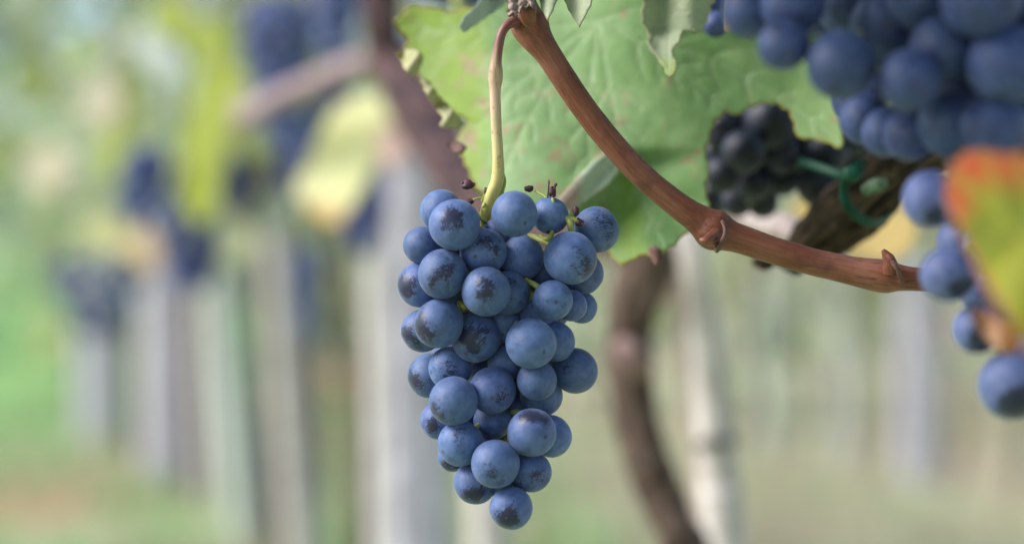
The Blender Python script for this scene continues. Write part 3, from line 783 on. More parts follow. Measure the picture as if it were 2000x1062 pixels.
nb = empty('grape_bunch', at(1850, -60, .56), 'big blurred bunch of blue grapes in the upper right, nearest the viewer', 'grape bunch', 'grape bunches on the vines')
dn = settle(near_list, 1.05, .530, 1850, lambda x, y: abs(x - 1900) * .22)
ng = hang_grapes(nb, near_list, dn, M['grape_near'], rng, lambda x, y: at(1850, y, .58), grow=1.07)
tb = empty('grape_bunch', at(1960, 330, .57), 'blurred loose tail of blue grapes under the red-edged leaf, right edge', 'grape bunch', 'grape bunches on the vines')
dt = settle(near_tail, 1, .548, 1900, lambda x, y: abs(x - 1950) * .1)
tg = hang_grapes(tb, near_tail, dt, M['grape_tail'], rng, lambda x, y: at(1960, y, .59), rubs={0: (.2, -.7, .9), 1: (.4, -.6, 1.2), 2: (.1, -.6, 1.2), 3: (.05, -.62, 1.8), 7: (0, -.5, .8)})
def rachis(root, grapes, pts, w=9):
    b = Bag().add(px_tube([(x, y, d, w) for x, y, d in pts], sides=10))
    for c, r in grapes:
        P = [at(x, y, d) for x, y, d in pts]
        ax = min((P[i].lerp(P[i + 1], t / 4) for i in range(len(P) - 1) for t in range(5)), key=lambda q: (q - c).length)
        b.add(tube([ax, (ax + c) / 2 + Vector((0, 0, .003)), c], [.001, .0009, .001], sides=6, k=2))
    b.build('rachis', M['stalk'], root)
rachis(nb, ng, [(1830, -150, .565), (1840, -20, .57), (1850, 120, .57), (1860, 270, .565)])
rachis(tb, tg, [(1960, 300, .575), (1945, 420, .58), (1950, 560, .585), (1990, 720, .575)], 7)

# ---- dark bunches in the shade behind the large leaf
def px_bunch(name, label, lst, d0, mat, seed, ax, group='grape bunches on the vines'):
    rg = random.Random(seed)
    root = empty(name, at(ax, min(p[1] for p in lst) - 30, d0 + .02), label, 'grape bunch', group)
    dd = settle(lst, 1, d0, ax, lambda x, y: abs(x - ax) * .25)
    gs = hang_grapes(root, lst, dd, mat, rg, lambda x, y: at(ax, y, d0 + .03))
    ys = [p[1] for p in lst]
    rachis(root, gs, [(ax, min(ys) - 60, d0 + .03), (ax, (min(ys) + max(ys)) / 2, d0 + .035), (ax, max(ys), d0 + .03)], 6)
    return root
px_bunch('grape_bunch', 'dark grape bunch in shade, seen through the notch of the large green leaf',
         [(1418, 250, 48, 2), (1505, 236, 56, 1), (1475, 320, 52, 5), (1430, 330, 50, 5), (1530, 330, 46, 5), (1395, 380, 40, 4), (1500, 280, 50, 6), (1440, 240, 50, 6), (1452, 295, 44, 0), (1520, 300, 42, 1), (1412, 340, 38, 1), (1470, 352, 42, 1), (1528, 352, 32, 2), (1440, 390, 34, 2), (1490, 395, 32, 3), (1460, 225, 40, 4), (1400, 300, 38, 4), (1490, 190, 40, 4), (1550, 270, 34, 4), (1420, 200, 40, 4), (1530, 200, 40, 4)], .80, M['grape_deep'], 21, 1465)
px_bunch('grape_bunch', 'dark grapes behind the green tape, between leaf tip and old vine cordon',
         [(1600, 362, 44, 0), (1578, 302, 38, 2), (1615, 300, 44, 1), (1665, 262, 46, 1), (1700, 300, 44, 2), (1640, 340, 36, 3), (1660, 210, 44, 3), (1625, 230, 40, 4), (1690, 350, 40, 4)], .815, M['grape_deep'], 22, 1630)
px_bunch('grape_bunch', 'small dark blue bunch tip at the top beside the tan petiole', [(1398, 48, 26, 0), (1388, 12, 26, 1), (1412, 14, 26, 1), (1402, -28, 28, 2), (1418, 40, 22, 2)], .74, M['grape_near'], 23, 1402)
Bag().add(px_tube([(1432, -60, .70, 11), (1428, 0, .70, 11), (1426, 30, .702, 10), (1421, 60, .705, 6)], sides=12, rough=.08, rscale=400)).build('leaf_petiole', tube_material('tan_petiole', (0.48, 0.28, 0.17), (0.56, 0.36, 0.24), (0.42, 0.22, 0.13), 80, 900), None, at(1428, 0, .7))
tag(COL.objects[-1], 'short tan leaf stalk at the top edge, between dark grapes', 'leaf stalk')

# ------------------------------------------------------------------ old arm and tape
arm = empty('vine_cordon', at(1650, 430, .775), 'gnarled bark-covered old vine cordon with green tape wound round it', 'vine cordon')
Bag().add(px_tube([(1560, 505, .80, 28), (1595, 470, .79, 52), (1640, 430, .78, 60), (1690, 385, .77, 58), (1735, 345, .765, 56), (1800, 300, .76, 58), (1900, 240, .76, 56), (2100, 150, .77, 60)], sides=30, k=10, rough=.22, rscale=150)).build('limb', M['bark'], arm)
Bag().add(px_tube([(1690, 372, .742, 12), (1712, 362, .738, 15), (1722, 358, .735, 13)], sides=12, rough=.3, rscale=400)).build('knot', tube_material('lichen_knot', (0.07, 0.12, 0.07), (0.13, 0.21, 0.13), (0.03, 0.04, 0.025), 300, 600, .8), arm)
Bag().add(px_tube([(1475, 512, .79, 10), (1492, 516, .785, 16), (1515, 508, .785, 10), (1548, 522, .785, 15), (1566, 526, .79, 9)], sides=12, rough=.4, rscale=300)).build('stub', M['bark'], arm)
Bag().add(px_tube([(1390, 400, .92, 16), (1440, 422, .92, 24), (1490, 434, .91, 28), (1545, 448, .89, 28), (1600, 470, .85, 26)], sides=20, rough=.12, rscale=200)).build('limb', tube_material('bleached_bark', (0.34, 0.28, 0.27), (0.44, 0.38, 0.37), (0.26, 0.2, 0.17), 40, 420, .9), arm)
tie = Bag()
tie.add(px_tube([(1560, 314, .752, 9), (1580, 320, .748, 10), (1610, 330, .742, 10), (1640, 340, .738, 9.5), (1662, 345, .737, 11)], sides=12, flat=.3, flat_dir=(0, 1, 0)))
tie.add(px_tube([(1690, 318, .738, 8), (1672, 326, .733, 9.5), (1656, 345, .731, 9.5), (1648, 372, .732, 9.5), (1655, 400, .732, 10), (1675, 422, .736, 10.5), (1706, 436, .745, 10), (1740, 420, .765, 9), (1762, 380, .79, 12)], sides=12, flat=.3, flat_dir=(0, 1, 0)))
tie.add(blob(at(1664, 340, .728), .0028, (1.2, .8, 1.1), 3, .4, 12))
tag(tie.build('plant_tie', M['tie'], None, at(1660, 345, .735)), 'green plastic plant tie knotted round the old vine cordon', 'plant tie')

# ------------------------------------------------------------------ near vine: trunk, stake, arm to the left
vine = empty('grape_vine', (at(1340, 1062, 1.2).x + .02, at(1340, 1062, 1.2).y, 0), 'bare twisted brown vine trunk right of the focused bunch', 'grape vine', 'vines of the near row')
def to_ground(p, dx=0.0): return Vector((p.x + dx, p.y, -.02))
tr = [(1150, 470, 1.24, 40), (1215, 470, 1.22, 52), (1258, 500, 1.2, 56), (1256, 545, 1.2, 53), (1240, 600, 1.2, 47), (1232, 650, 1.2, 42), (1228, 700, 1.2, 44), (1232, 760, 1.2, 44), (1246, 830, 1.2, 46), (1268, 900, 1.2, 46), (1298, 980, 1.2, 46), (1330, 1062, 1.2, 46), (1350, 1150, 1.2, 48)]
pts = [at(a, c, d) for a, c, d, w in tr]; rad = [w / FOCAL * d for a, c, d, w in tr]
pts.append(to_ground(pts[-1], .02)); rad.append(.02)
Bag().add(tube(pts, rad, sides=26, k=9, rough=.26, rscale=75)).build('trunk', M['trunk'], vine)
Bag().add(px_tube([(1215, 672, 1.19, 20), (1226, 688, 1.184, 27), (1246, 708, 1.184, 26), (1254, 734, 1.19, 14)], sides=14, rough=.3, rscale=90)).build('burl', tube_material('pink_bark', (0.24, 0.155, 0.145), (0.32, 0.22, 0.205), (0.17, 0.1, 0.09), 40, 200, .9), vine)
Bag().add(px_tube([(1160, 472, 1.24, 42), (1080, 460, 1.3, 46), (980, 420, 1.38, 48), (900, 345, 1.45, 52), (860, 280, 1.5, 56), (815, 210, 1.55, 54), (770, 130, 1.6, 48), (748, 60, 1.6, 42), (744, -20, 1.6, 40), (740, -140, 1.6, 38)], sides=24, k=8, rough=.15, rscale=60, seed=4)).build('arm', M['trunk_red'], vine)
Bag().add(px_tube([(800, 95, 1.6, 20), (760, 110, 1.62, 24), (690, 130, 1.65, 24), (620, 160, 1.7, 24), (540, 195, 1.75, 24), (470, 240, 1.8, 22)], sides=16, rough=.1, rscale=60)).build('cane', tube_material('mauve_bark', (0.27, 0.20, 0.21), (0.34, 0.26, 0.27), (0.22, 0.15, 0.14), 30, 200, .9), vine)

def post(name, spec, mat, label, cat, group, square=False, band=None, rough=.04):
    """spec: top..bottom rows px, py, d, half width; carried down into the soil"""
    P = [at(a, c, d) for a, c, d, w in spec]; W = [w / FOCAL * d for a, c, d, w in spec]
    dirn = (P[-1] - P[-2]).normalized()
    if P[-1].z > 0:
        k = (P[-1].z + .05) / max(1e-3, -dirn.z); P.append(P[-1] + dirn * k); W.append(W[-1])
    root = empty(name, (P[-1].x, P[-1].y, 0), label, cat, group)
    Bag().add(tube(P, W, sides=16 if not square else 20, k=5, rough=rough, rscale=30, square=square, seed=spec[0][0])).build('shaft', mat, root)
    if band:
        x, y, d, w = band
        Bag().add(px_tube([(x - w, y + 4, d - .005, 6), (x - w * .4, y - 2, d - w / FOCAL * d * 1.15, 8), (x + w * .4, y - 4, d - w / FOCAL * d * 1.15, 8), (x + w, y - 8, d - .005, 6)], sides=10)).build('band', M['band'], root)
    return root
post('wooden_stake', [(1335, 430, 1.27, 22), (1352, 500, 1.26, 27), (1372, 620, 1.26, 33), (1385, 740, 1.26, 36), (1397, 865, 1.26, 38), (1408, 970, 1.26, 40), (1416, 1062, 1.26, 42)], M['stake'], 'pale leaning wooden stake with a dark band beside the brown trunk', 'stake', 'stakes and posts of the near row', band=(1398, 866, 1.26, 41))
post('wooden_stake', [(1290, 420, 1.36, 15), (1312, 520, 1.36, 18), (1335, 640, 1.36, 20), (1352, 760, 1.36, 21), (1368, 900, 1.36, 22), (1380, 1062, 1.36, 22)], tube_material('dull_wood', (0.33, 0.26, 0.22), (0.42, 0.35, 0.30), (0.28, 0.2, 0.16), 20, 260, .9), 'thin brownish stake half hidden behind the pale leaning stake', 'stake', 'stakes and posts of the near row')

GS = 'stakes and posts of the near row'
post('concrete_post', [(812, 190, 2.0, 56), (814, 500, 2.0, 57), (818, 800, 2.0, 60), (822, 1062, 2.0, 62)], M['concrete'], 'wide grey concrete post directly left of the focused bunch', 'post', GS, True, rough=.02)
post('wooden_stake', [(735, 330, 2.3, 26), (740, 600, 2.3, 27), (748, 900, 2.3, 29), (752, 1062, 2.3, 30)], M['stake'], 'creamy stake close against the left side of the grey concrete post', 'stake', GS)
post('wooden_stake', [(940, 420, 2.2, 38), (950, 700, 2.2, 38), (956, 1062, 2.2, 40)], M['stake'], 'cream stake showing only below the tip of the focused bunch', 'stake', GS)
post('wooden_stake', [(535, 380, 3.6, 30), (552, 600, 3.6, 31), (572, 850, 3.6, 34), (592, 1062, 3.6, 36)], tube_material('beige_wood', (0.40, 0.37, 0.34), (0.50, 0.47, 0.43), (0.36, 0.32, 0.27), 12, 160, .9), 'beige leaning stake between two dark thin trunks, left half', 'stake', GS)
post('wooden_stake', [(424, 470, 4.6, 30), (438, 620, 4.6, 32), (458, 800, 4.6, 36), (482, 1000, 4.6, 38)], tube_material('green_grey_wood', (0.42, 0.45, 0.40), (0.52, 0.55, 0.50), (0.38, 0.4, 0.33), 12, 160, .9), 'greenish grey leaning stake just right of the white post', 'stake', GS)
post('concrete_post', [(312, 430, 7.0, 38), (315, 640, 7.0, 39), (319, 952, 7.0, 40)], M['concrete_bright'], 'bright white concrete post under a dark blue bunch, left', 'post', GS, True, rough=.01)
post('concrete_post', [(185, 520, 10.5, 34), (188, 700, 10.5, 35), (190, 868, 10.5, 35)], M['concrete_bright'], 'farthest dim concrete post at the far left end of the row', 'post', GS, True, rough=.01)
post('wooden_stake', [(395, 500, 6.2, 16), (400, 700, 6.2, 17), (408, 985, 6.2, 18)], M['stake'], 'thin pale stake in the gap right of the bright white post', 'stake', GS)
GF = 'posts of the row behind'
post('concrete_post', [(1790, 380, 7.4, 36), (1794, 650, 7.4, 37), (1796, 940, 7.4, 38)], M['concrete'], 'pale grey post standing under the right end of the cane', 'post', GF, True, rough=.01)
post('wooden_stake', [(1648, 420, 8.4, 15), (1650, 640, 8.4, 16), (1654, 911, 8.4, 16)], tube_material('far_wood', (0.30, 0.29, 0.29), (0.36, 0.35, 0.35), (0.26, 0.25, 0.25), 12, 100, .9), 'faint grey stake of the far row between pale post and leaning stake', 'stake', GF)
post('wooden_stake', [(1500, 420, 9.4, 13), (1502, 640, 9.4, 14), (1505, 889, 9.4, 14)], tube_material('far_pale_wood', (0.36, 0.37, 0.33), (0.42, 0.43, 0.39), (0.3, 0.3, 0.27), 12, 100, .9), 'faint whitish stake of the far row just right of the leaning stake', 'stake', GF)

# ------------------------------------------------------------------ foliage and background vines
def leaf_template(rg):
    """a five-lobed vine blade as fan, unit size, slightly folded"""
    pts = []
    lob = [(-150, .55), (-125, .78), (-100, .52), (-70, .92), (-45, .6), (-22, .82), (0, 1.12), (22, .82), (45, .6), (70, .92), (100, .52), (125, .78), (150, .55), (180, .2)]
    for a, r in lob:
        a = R(a + rg.uniform(-5, 5)); r *= rg.uniform(.88, 1.1)
        x, y = math.sin(a) * r, math.cos(a) * r
        pts.append((x, y, -.28 * x * x - .14 * y * y + rg.uniform(-.07, .07)))
    return [(0, 0, .04)] + pts

def foliage_mesh(name, places, palette, rg, parent, size=(.035, .06), mat='foliage', droop=.5):
    verts, faces, cols = [], [], []
    for p in places:
        s = rg.uniform(*size)
        t = leaf_template(rg)
        nrm = Vector((rg.uniform(-1, .6), rg.uniform(-1, .2), rg.uniform(-.2, 1))).normalized()
        rot = nrm.to_track_quat('Z', 'Y').to_matrix() @ Matrix.Rotation(rg.uniform(0, 6.28), 3, 'Z')
        n = len(verts)
        for q in t: verts.append(p + rot @ (Vector(q) * s))
        k = len(t) - 1
        c = rg.choices(palette[0], palette[1])[0]
        j = rg.uniform(.75, 1.2)
        for i in range(k):
            faces.append((n, n + 1 + i, n + 1 + (i + 1) % k))
        cols += [(c[0] * j, c[1] * j, c[2] * j, 1)] * (k + 1)
    o = mesh_obj(name, verts, faces, M[mat], parent, None, {'pigment': ('FLOAT_COLOR', 'POINT', cols)})
    return o

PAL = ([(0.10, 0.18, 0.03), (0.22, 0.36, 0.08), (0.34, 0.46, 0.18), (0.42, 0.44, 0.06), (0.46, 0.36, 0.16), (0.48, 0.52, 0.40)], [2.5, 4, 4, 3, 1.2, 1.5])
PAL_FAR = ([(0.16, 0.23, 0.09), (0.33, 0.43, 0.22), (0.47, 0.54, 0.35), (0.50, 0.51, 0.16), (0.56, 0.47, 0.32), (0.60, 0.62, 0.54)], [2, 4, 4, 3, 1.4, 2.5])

def row_vine(px, d, trunk, label, group, h=(0.62, 1.55), half=.5, n=170, pal=PAL, mat='trunk', seed=0, width=.22):
    """trunk: rows px, py, half width at distance d"""
    rg = random.Random(seed)
    P = [at(a, c, d) for a, c, w in trunk]; W = [w / FOCAL * d for a, c, w in trunk]
    P.append(Vector((P[-1].x, P[-1].y, -.03))) if P[-1].z > 0 else None
    if len(P) > len(W): W.append(W[-1] * 1.15)
    root = empty('grape_vine', (P[-1].x, P[-1].y, 0), label, 'grape vine', group)
    Bag().add(tube(P, W, sides=14, k=6, rough=.15, rscale=40, seed=seed)).build('trunk', M[mat], root)
    c = at(px, 600, d)
    al = Vector((-.236, 1, 0)).normalized(); ac = Vector((al.y, -al.x, 0))
    b = Bag()
    top = P[0]
    hh = max(top.z, h[0] + .08)
    b.add(tube([top, Vector((c.x, c.y, hh)) - al * half * .5, Vector((c.x, c.y, hh + .03)) - al * half], [.012, .01, .007], sides=8, k=4, rough=.15, rscale=60))
    b.add(tube([top, Vector((c.x, c.y, hh)) + al * half * .5, Vector((c.x, c.y, hh + .03)) + al * half], [.012, .01, .007], sides=8, k=4, rough=.15, rscale=60))
    for i in range(6):
        q = Vector((c.x, c.y, hh)) + al * half * rg.uniform(-.9, .9)
        b.add(tube([q, q + Vector((rg.uniform(-.08, .08), rg.uniform(-.08, .08), (h[1] - hh) * .5)), q + Vector((rg.uniform(-.15, .15), rg.uniform(-.15, .15), (h[1] - hh) * .95))], [.005, .004, .002], sides=6, k=4))
    b.build('canes', M['trunk_red'], root)
    pl = []
    for i in range(n):
        z = h[0] + (h[1] - h[0]) * rg.random() ** .8
        pl.append(Vector((c.x, c.y, z)) + al * rg.uniform(-half, half) + ac * rg.gauss(0, width * .6))
    foliage_mesh('foliage', pl, pal, rg, root)
    return root
G1 = 'vines of the near row'
row_vine(640, 3.0, [(655, 400, 17), (668, 520, 18), (682, 650, 18), (692, 780, 18), (700, 1000, 19)], 'thin dark crooked trunk beside the green gap, left of the grey concrete post', G1, (.80, 1.5), .35, 70, seed=1)
row_vine(520, 3.9, [(495, 420, 19), (508, 560, 20), (518, 700, 20), (526, 900, 20)], 'olive brown trunk between the beige and the greenish stakes', G1, (.82, 1.5), .4, 80, seed=2, mat='trunk')
row_vine(470, 4.9, [(590, 430, 16), (600, 540, 18), (608, 640, 17), (620, 900, 16)], 'dim trunk behind the beige leaning stake', G1, (.85, 1.55), .5, 100, seed=3)
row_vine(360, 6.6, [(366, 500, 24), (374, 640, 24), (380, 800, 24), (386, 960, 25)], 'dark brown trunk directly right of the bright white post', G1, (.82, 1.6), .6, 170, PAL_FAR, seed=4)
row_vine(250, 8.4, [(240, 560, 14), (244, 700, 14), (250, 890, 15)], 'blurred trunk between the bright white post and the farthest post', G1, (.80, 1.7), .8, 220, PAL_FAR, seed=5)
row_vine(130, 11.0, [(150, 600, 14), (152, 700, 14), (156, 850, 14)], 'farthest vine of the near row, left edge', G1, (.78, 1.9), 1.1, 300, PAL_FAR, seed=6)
G2 = 'vines of the row behind'
for i, (px, d, lab) in enumerate([(1990, 5.8, 'vine of the row behind, at the right edge below the loose grapes'), (1870, 6.6, 'vine of the row behind, right of the pale grey post'), (1720, 7.6, 'vine of the row behind, between pale grey post and faint grey stake'),
                                  (1570, 8.8, 'vine of the row behind, between the two faint stakes'), (1450, 10.2, 'vine of the row behind, just right of the leaning stake'), (1180, 11.8, 'vine of the row behind, showing between bunch and brown trunk')]):
    gy = 700 + HC * FOCAL / d
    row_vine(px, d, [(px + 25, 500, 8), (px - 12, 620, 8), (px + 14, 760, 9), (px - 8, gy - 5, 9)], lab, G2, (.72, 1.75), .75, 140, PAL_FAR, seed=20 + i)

# ---- single blurred leaves of the near row
def simple(ol, d, cols, label, seed, ve=None, tint=None, amp=.01):
    m_ = leaf_material('leaf_blurred', cols[0], cols[1], tuple(min(1, c * 1.15) for c in cols[1]), cols[2], cols[3] if len(cols) > 3 else cols[2], .45, .55, 14, .5, .75)
    xs = [p[0] for p in ol]; ys = [p[1] for p in ol]
    cx, cy = sum(xs) / len(xs), sum(ys) / len(ys)
    leaf('vine_leaf', ol, lambda x, y: d - (x - cx) / FOCAL * d * .75 - (y - cy) / FOCAL * d * .65 + amp * math.sin((x - cx) * .022 + seed) + amp * .8 * math.sin((y - cy) * .018 + seed * 2), m_, label, 12, 16, 5, seed, ve or [bend((xs[0], ys[0]), (cx * 2 - xs[0], cy * 2 - ys[0]), .05)], 8, 14, tint)
simple([(705, 180), (765, 185), (782, 210), (765, 262), (738, 300), (722, 345), (694, 402), (652, 440), (604, 416), (574, 372), (596, 330), (618, 272), (650, 218)], 1.75, ((0.66, 0.66, 0.30), (0.74, 0.74, 0.42), (0.62, 0.44, 0.24), (0.60, 0.42, 0.16)), 'large pale yellow leaf in front of blue grapes, left of the concrete post', 41, None, lambda x, y: .8 * sm(y, 350, 430))
simple([(455, 120), (505, 160), (512, 205), (462, 236), (440, 300), (432, 375), (416, 432), (388, 438), (362, 405), (342, 378), (345, 325), (362, 258), (378, 195), (400, 140)], 2.5, ((0.31, 0.37, 0.015), (0.37, 0.43, 0.025), (0.48, 0.36, 0.04), (0.5, 0.34, 0.05)), 'bright yellow-green leaf with a long hanging tip among the blurred bunches', 42, None, lambda x, y: .6 * sm(x, 375, 345) * sm(y, 330, 380))
simple([(420, 20), (462, 40), (474, 110), (455, 165), (425, 150), (405, 90)], 2.7, ((0.22, 0.29, 0.02), (0.30, 0.36, 0.04), (0.3, 0.3, 0.05)), 'olive green leaf standing just above the bright yellow-green leaf', 43)
simple([(420, 450), (450, 430), (490, 438), (506, 470), (492, 512), (458, 526), (424, 508), (412, 478)], 3.0, ((0.44, 0.48, 0.25), (0.52, 0.55, 0.32), (0.42, 0.42, 0.2)), 'round pale green leaf below the tip of the yellow-green leaf', 44)
simple([(300, 312), (335, 290), (358, 312), (352, 345), (325, 362), (302, 345)], 3.0, ((0.48, 0.52, 0.38), (0.55, 0.58, 0.44), (0.45, 0.42, 0.3)), 'small whitish leaf against the left side of the yellow-green leaf', 45)
simple([(170, 420), (225, 425), (275, 440), (312, 470), (308, 520), (270, 548), (235, 520), (190, 490), (155, 460)], 4.4, ((0.46, 0.48, 0.16), (0.52, 0.48, 0.22), (0.50, 0.34, 0.14), (0.58, 0.42, 0.18)), 'tan and yellow leaf above the leftmost dark bunch', 46, None, lambda x, y: .9 * sm(x, 210, 280))
simple([(505, 380), (545, 365), (580, 395), (572, 440), (535, 462), (505, 430)], 2.8, ((0.34, 0.42, 0.30), (0.42, 0.48, 0.36), (0.4, 0.4, 0.3)), 'dull sage leaf between the round pale leaf and the pale yellow leaf', 47)
simple([(738, 248), (775, 238), (800, 262), (790, 310), (760, 335), (735, 305)], 1.65, ((0.46, 0.32, 0.26), (0.55, 0.40, 0.34), (0.40, 0.24, 0.14)), 'pinkish tan dry leaf beside the pale yellow leaf', 48)
simple([(245, 70), (285, 50), (318, 72), (360, 110), (350, 150), (310, 140), (270, 110)], 3.6, ((0.50, 0.55, 0.48), (0.58, 0.62, 0.56), (0.5, 0.5, 0.4)), 'pale silvery leaf in the upper left foliage', 49)
simple([(130, 80), (165, 70), (190, 110), (180, 145), (150, 140)], 4.2, ((0.34, 0.45, 0.06), (0.4, 0.5, 0.1), (0.4, 0.4, 0.1)), 'vivid green leaf in the upper left foliage, left of the silvery leaf', 50)
simple([(1560, 390), (1600, 380), (1640, 400), (1720, 420), (1790, 400), (1790, 480), (1740, 510), (1650, 500), (1580, 470), (1545, 430)], 1.1, ((0.55, 0.42, 0.14), (0.62, 0.48, 0.20), (0.5, 0.34, 0.12)), 'ochre yellow leaf behind the old vine cordon', 51)

YG = ((0.30, 0.38, 0.02), (0.40, 0.46, 0.04), (0.4, 0.34, 0.06))
OL = ((0.14, 0.20, 0.02), (0.22, 0.29, 0.03), (0.3, 0.26, 0.05))
PT = ((0.52, 0.46, 0.30), (0.60, 0.54, 0.38), (0.45, 0.34, 0.2))
HEX = [(-.9, -.2), (-.55, -.75), (0, -1), (.6, -.7), (.95, -.1), (.7, .55), (.15, 1), (-.5, .65)]
for i, (x, y, w, h, d, c_, lab) in enumerate([
        (335, 30, 55, 48, 3.0, YG, 'lime green leaf at the top edge, left of the olive leaf'), (262, 175, 40, 50, 3.4, OL, 'dark olive leaf hanging under the silvery leaf'),
        (205, 205, 48, 60, 3.8, PT, 'buff coloured leaf in the upper left foliage below the silvery leaf'), (395, 85, 40, 52, 2.9, YG, 'yellow-green leaf touching the left of the olive leaf'),
        (225, 300, 45, 55, 3.6, YG, 'yellow-green leaf above the tan leaf'), (95, 330, 60, 60, 5.0, PT, 'buff leaf near the left edge at mid height'),
        (495, 270, 36, 60, 2.7, OL, 'olive leaf behind the right edge of the bright yellow-green leaf'), (60, 160, 55, 60, 4.8, OL, 'dark green leaf near the left edge in the upper foliage'),
        (480, 215, 34, 44, 2.4, PT, 'brownish buff leaf beside the lower end of the mauve cane'), (250, 250, 34, 40, 3.2, OL, 'small dark leaf over the small blue bunch')]):
    rr_ = random.Random(200 + i)
    simple([(x + w * a * rr_.uniform(.8, 1.15), y + h * b_ * rr_.uniform(.8, 1.15)) for a, b_ in HEX], d, c_, lab, 200 + i)

# ---- blurred bunches of the near row: far too soft for single grapes, one mesh each
def far_bunch(px, py, w, h, d, label, seed, mat='grape_far', n=46):
    rg = random.Random(seed)
    m = d / FOCAL
    W, H = w * m / 2, h * m
    r = min(.0085, W * .34)
    top = at(px, py - h / 2, d)
    bm = bmesh.new()
    for i in range(n):
        t = (i + .5) / n
        k = (.60 + 1.5 * t if t < .27 else 1.0 - .95 * (t - .27)) * W
        a = i * 2.399 + rg.uniform(-.3, .3)
        q = top + Vector((math.cos(a) * (k - r * .6), math.sin(a) * (k - r * .6) * .85, -r - t * (H - 2 * r)))
        bmesh.ops.create_icosphere(bm, subdivisions=2, radius=r * rg.uniform(.9, 1.1), matrix=Matrix.Translation(q - top))
    me = bpy.data.meshes.new('grape_cluster')
    bm.to_mesh(me); bm.free()
    me.polygons.foreach_set('use_smooth', [True] * len(me.polygons))
    me.materials.append(M[mat])
    root = empty('grape_bunch', top, label, 'grape bunch', 'grape bunches on the vines')
    link_mesh('grape_cluster', me, root)
    Bag().add(tube([top + Vector((0, 0, .05)), top + Vector((.003, 0, .01)), top + Vector((0, 0, -H * .8))], [.0025, .0025, .0012], sides=8, k=4)).build('peduncle', M['stalk'], root)
far_bunch(545, 140, 150, 300, 2.1, 'tall blurred blue bunch at the top, behind the mauve cane', 61, 'grape_far_pale', n=90)
far_bunch(655, 40, 100, 190, 1.9, 'blurred lighter blue bunch at the top beside the red-brown arm', 62, 'grape_far_pale')
far_bunch(612, 235, 150, 190, 2.3, 'blurred dark bunch partly behind the pale yellow leaf', 63, n=60)
far_bunch(285, 350, 100, 140, 2.5, 'small blurred blue bunch left of the yellow-green leaf', 64, 'grape_far')
far_bunch(362, 470, 130, 220, 2.6, 'blurred blue bunch under the tip of the yellow-green leaf', 65)
far_bunch(458, 360, 78, 130, 2.8, 'narrow dark bunch right of the yellow-green leaf', 66, 'grape_far_dark')
far_bunch(190, 575, 200, 170, 3.9, 'leftmost dark blue bunch, under the tan leaf', 67, 'grape_far', 120)
far_bunch(712, 420, 90, 170, 2.1, 'dark bunch hanging against the left side of the concrete post', 68)
far_bunch(604, 570, 70, 190, 3.2, 'dim bluish bunch low in front of the dim trunk', 69)
far_bunch(262, 400, 70, 110, 3.0, 'small dim bunch between the small blue bunch and the tan leaf', 72, 'grape_far', 40)
far_bunch(395, 505, 80, 130, 2.9, 'dark bunch end to the lower right of the yellow-green leaf tip', 73, 'grape_far_dark', 40)
far_bunch(510, 60, 80, 150, 2.5, 'dark bunch at the top edge, just right of the olive leaf', 74, 'grape_far_dark', 50)
far_bunch(575, 330, 70, 120, 2.6, 'dim bunch left of the pale yellow leaf, under the mauve cane', 75, 'grape_far', 40)
far_bunch(888, 186, 56, 70, .98, 'single dark grape tip peeping past the torn left edge of the large leaf', 70, 'grape_far_pale', 14)
far_bunch(900, -30, 240, 110, 1.05, 'blue grapes cut by the top edge above the large leaf', 71, 'grape_far_pale', 60)

# ------------------------------------------------------------------ unseen canopy above the view, added to shade the near bunch
rg = random.Random(77)
can = empty('grape_vine', (.62, .95, 0), 'unseen added vine whose leafy canopy shades the near bunch', 'grape vine', G1)
Bag().add(tube([Vector((.62, .95, -.03)), Vector((.63, .94, .2)), Vector((.60, .92, .42)), Vector((.45, .86, .56)), Vector((.30, .80, .62))], [.022, .02, .02, .016, .01], sides=14, k=6, rough=.15, rscale=50)).build('trunk', M['trunk'], can)
pl = []
for i in range(190):
    pl.append(Vector((rg.uniform(.02, .75), rg.uniform(.45, 1.25), rg.uniform(.60, .95))))
for i in range(75):  # extra leaves out of view, placed to block sun from the near bunch
    pl.append(Vector((rg.uniform(-.10, .32), rg.uniform(.36, .57), rg.uniform(.61, .78))))
foliage_mesh('foliage', pl, PAL, rg, can)

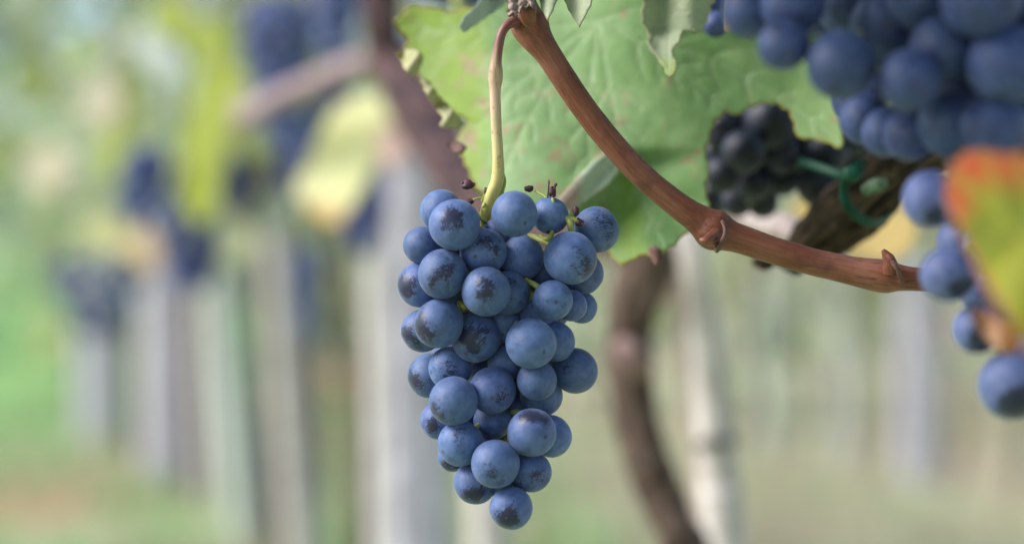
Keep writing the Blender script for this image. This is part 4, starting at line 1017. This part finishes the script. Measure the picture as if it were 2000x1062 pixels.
# ------------------------------------------------------------------ ground, hill, grass
def height(x, y):
    h = .02 * mnoise.noise(Vector((x * .8, y * .8, 0)))
    if y > 11: h += .11 * (y - 11) * sm(y, 11, 24)
    h += sm(y, 16, 60) * 1.5 * mnoise.noise(Vector((x * .06, y * .06, 3)))
    return h
verts, faces = [], []
ys = [-6 + i * .5 for i in range(60)] + [24 + i * 3 for i in range(60)]
xs = [-120 + i * 6 for i in range(18)] + [-12 + i * .6 for i in range(41)] + [18 + i * 6 for i in range(18)]
for y in ys:
    for x in xs: verts.append((x, y, height(x, y)))
nx = len(xs)
for j in range(len(ys) - 1):
    for i in range(nx - 1):
        a = j * nx + i
        faces.append((a, a + 1, a + nx + 1, a + nx))
tag(mesh_obj('ground', verts, faces, M['ground']), None, None, None, 'structure')

rg = random.Random(8)
verts, faces, cols = [], [], []
gp = [(0.22, 0.40, 0.13), (0.32, 0.48, 0.21), (0.45, 0.50, 0.28), (0.54, 0.48, 0.32), (0.54, 0.45, 0.32)]
for i in range(5200):
    y = rg.uniform(3.6, 15) ; x = rg.uniform(-.35, .42) * y
    if mnoise.noise(Vector((x * .9, y * .5, 5))) < -.12 and rg.random() < .8: continue
    z = height(x, y)
    c = rg.choice(gp if x < .2 else gp[2:] + [(.5, .44, .32)]); hgt = rg.uniform(.04, .13)
    for k in range(4):
        a = rg.uniform(0, 6.28); w = .006; lean = rg.uniform(.02, .07)
        bx, by = x + rg.uniform(-.03, .03), y + rg.uniform(-.03, .03)
        n = len(verts)
        verts += [(bx - w * math.sin(a), by + w * math.cos(a), z - .01), (bx + w * math.sin(a), by - w * math.cos(a), z - .01), (bx + lean * math.cos(a), by + lean * math.sin(a), z + hgt)]
        faces.append((n, n + 1, n + 2)); cols += [(*c, 1)] * 3
tag(mesh_obj('grass', verts, faces, M['foliage'], None, None, {'pigment': ('FLOAT_COLOR', 'POINT', cols)}, False), None, None, None, 'stuff')

# leafy rows and shrubs climbing the slope behind
verts = []
rg = random.Random(9)
pl = []
for i in range(2300):
    y = rg.choice([13, 15.5, 18, 21, 25, 30]) + rg.uniform(-.5, .5)
    x = rg.uniform(-.34, .34) * y
    pl.append(Vector((x, y, height(x, y) + rg.uniform(.35, 2.2) * (1 if rg.random() < .75 else 1.6))))
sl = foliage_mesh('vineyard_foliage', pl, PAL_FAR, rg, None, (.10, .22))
tag(sl, None, None, None, 'stuff')

rg = random.Random(10)
pl = [Vector((rg.uniform(-22, 14), rg.uniform(36, 44), 2.2 + 10 * rg.random() ** .8)) for i in range(1900)]
tag(foliage_mesh('far_woodland', pl, PAL_FAR, rg, None, (.35, .7)), None, None, None, 'stuff')
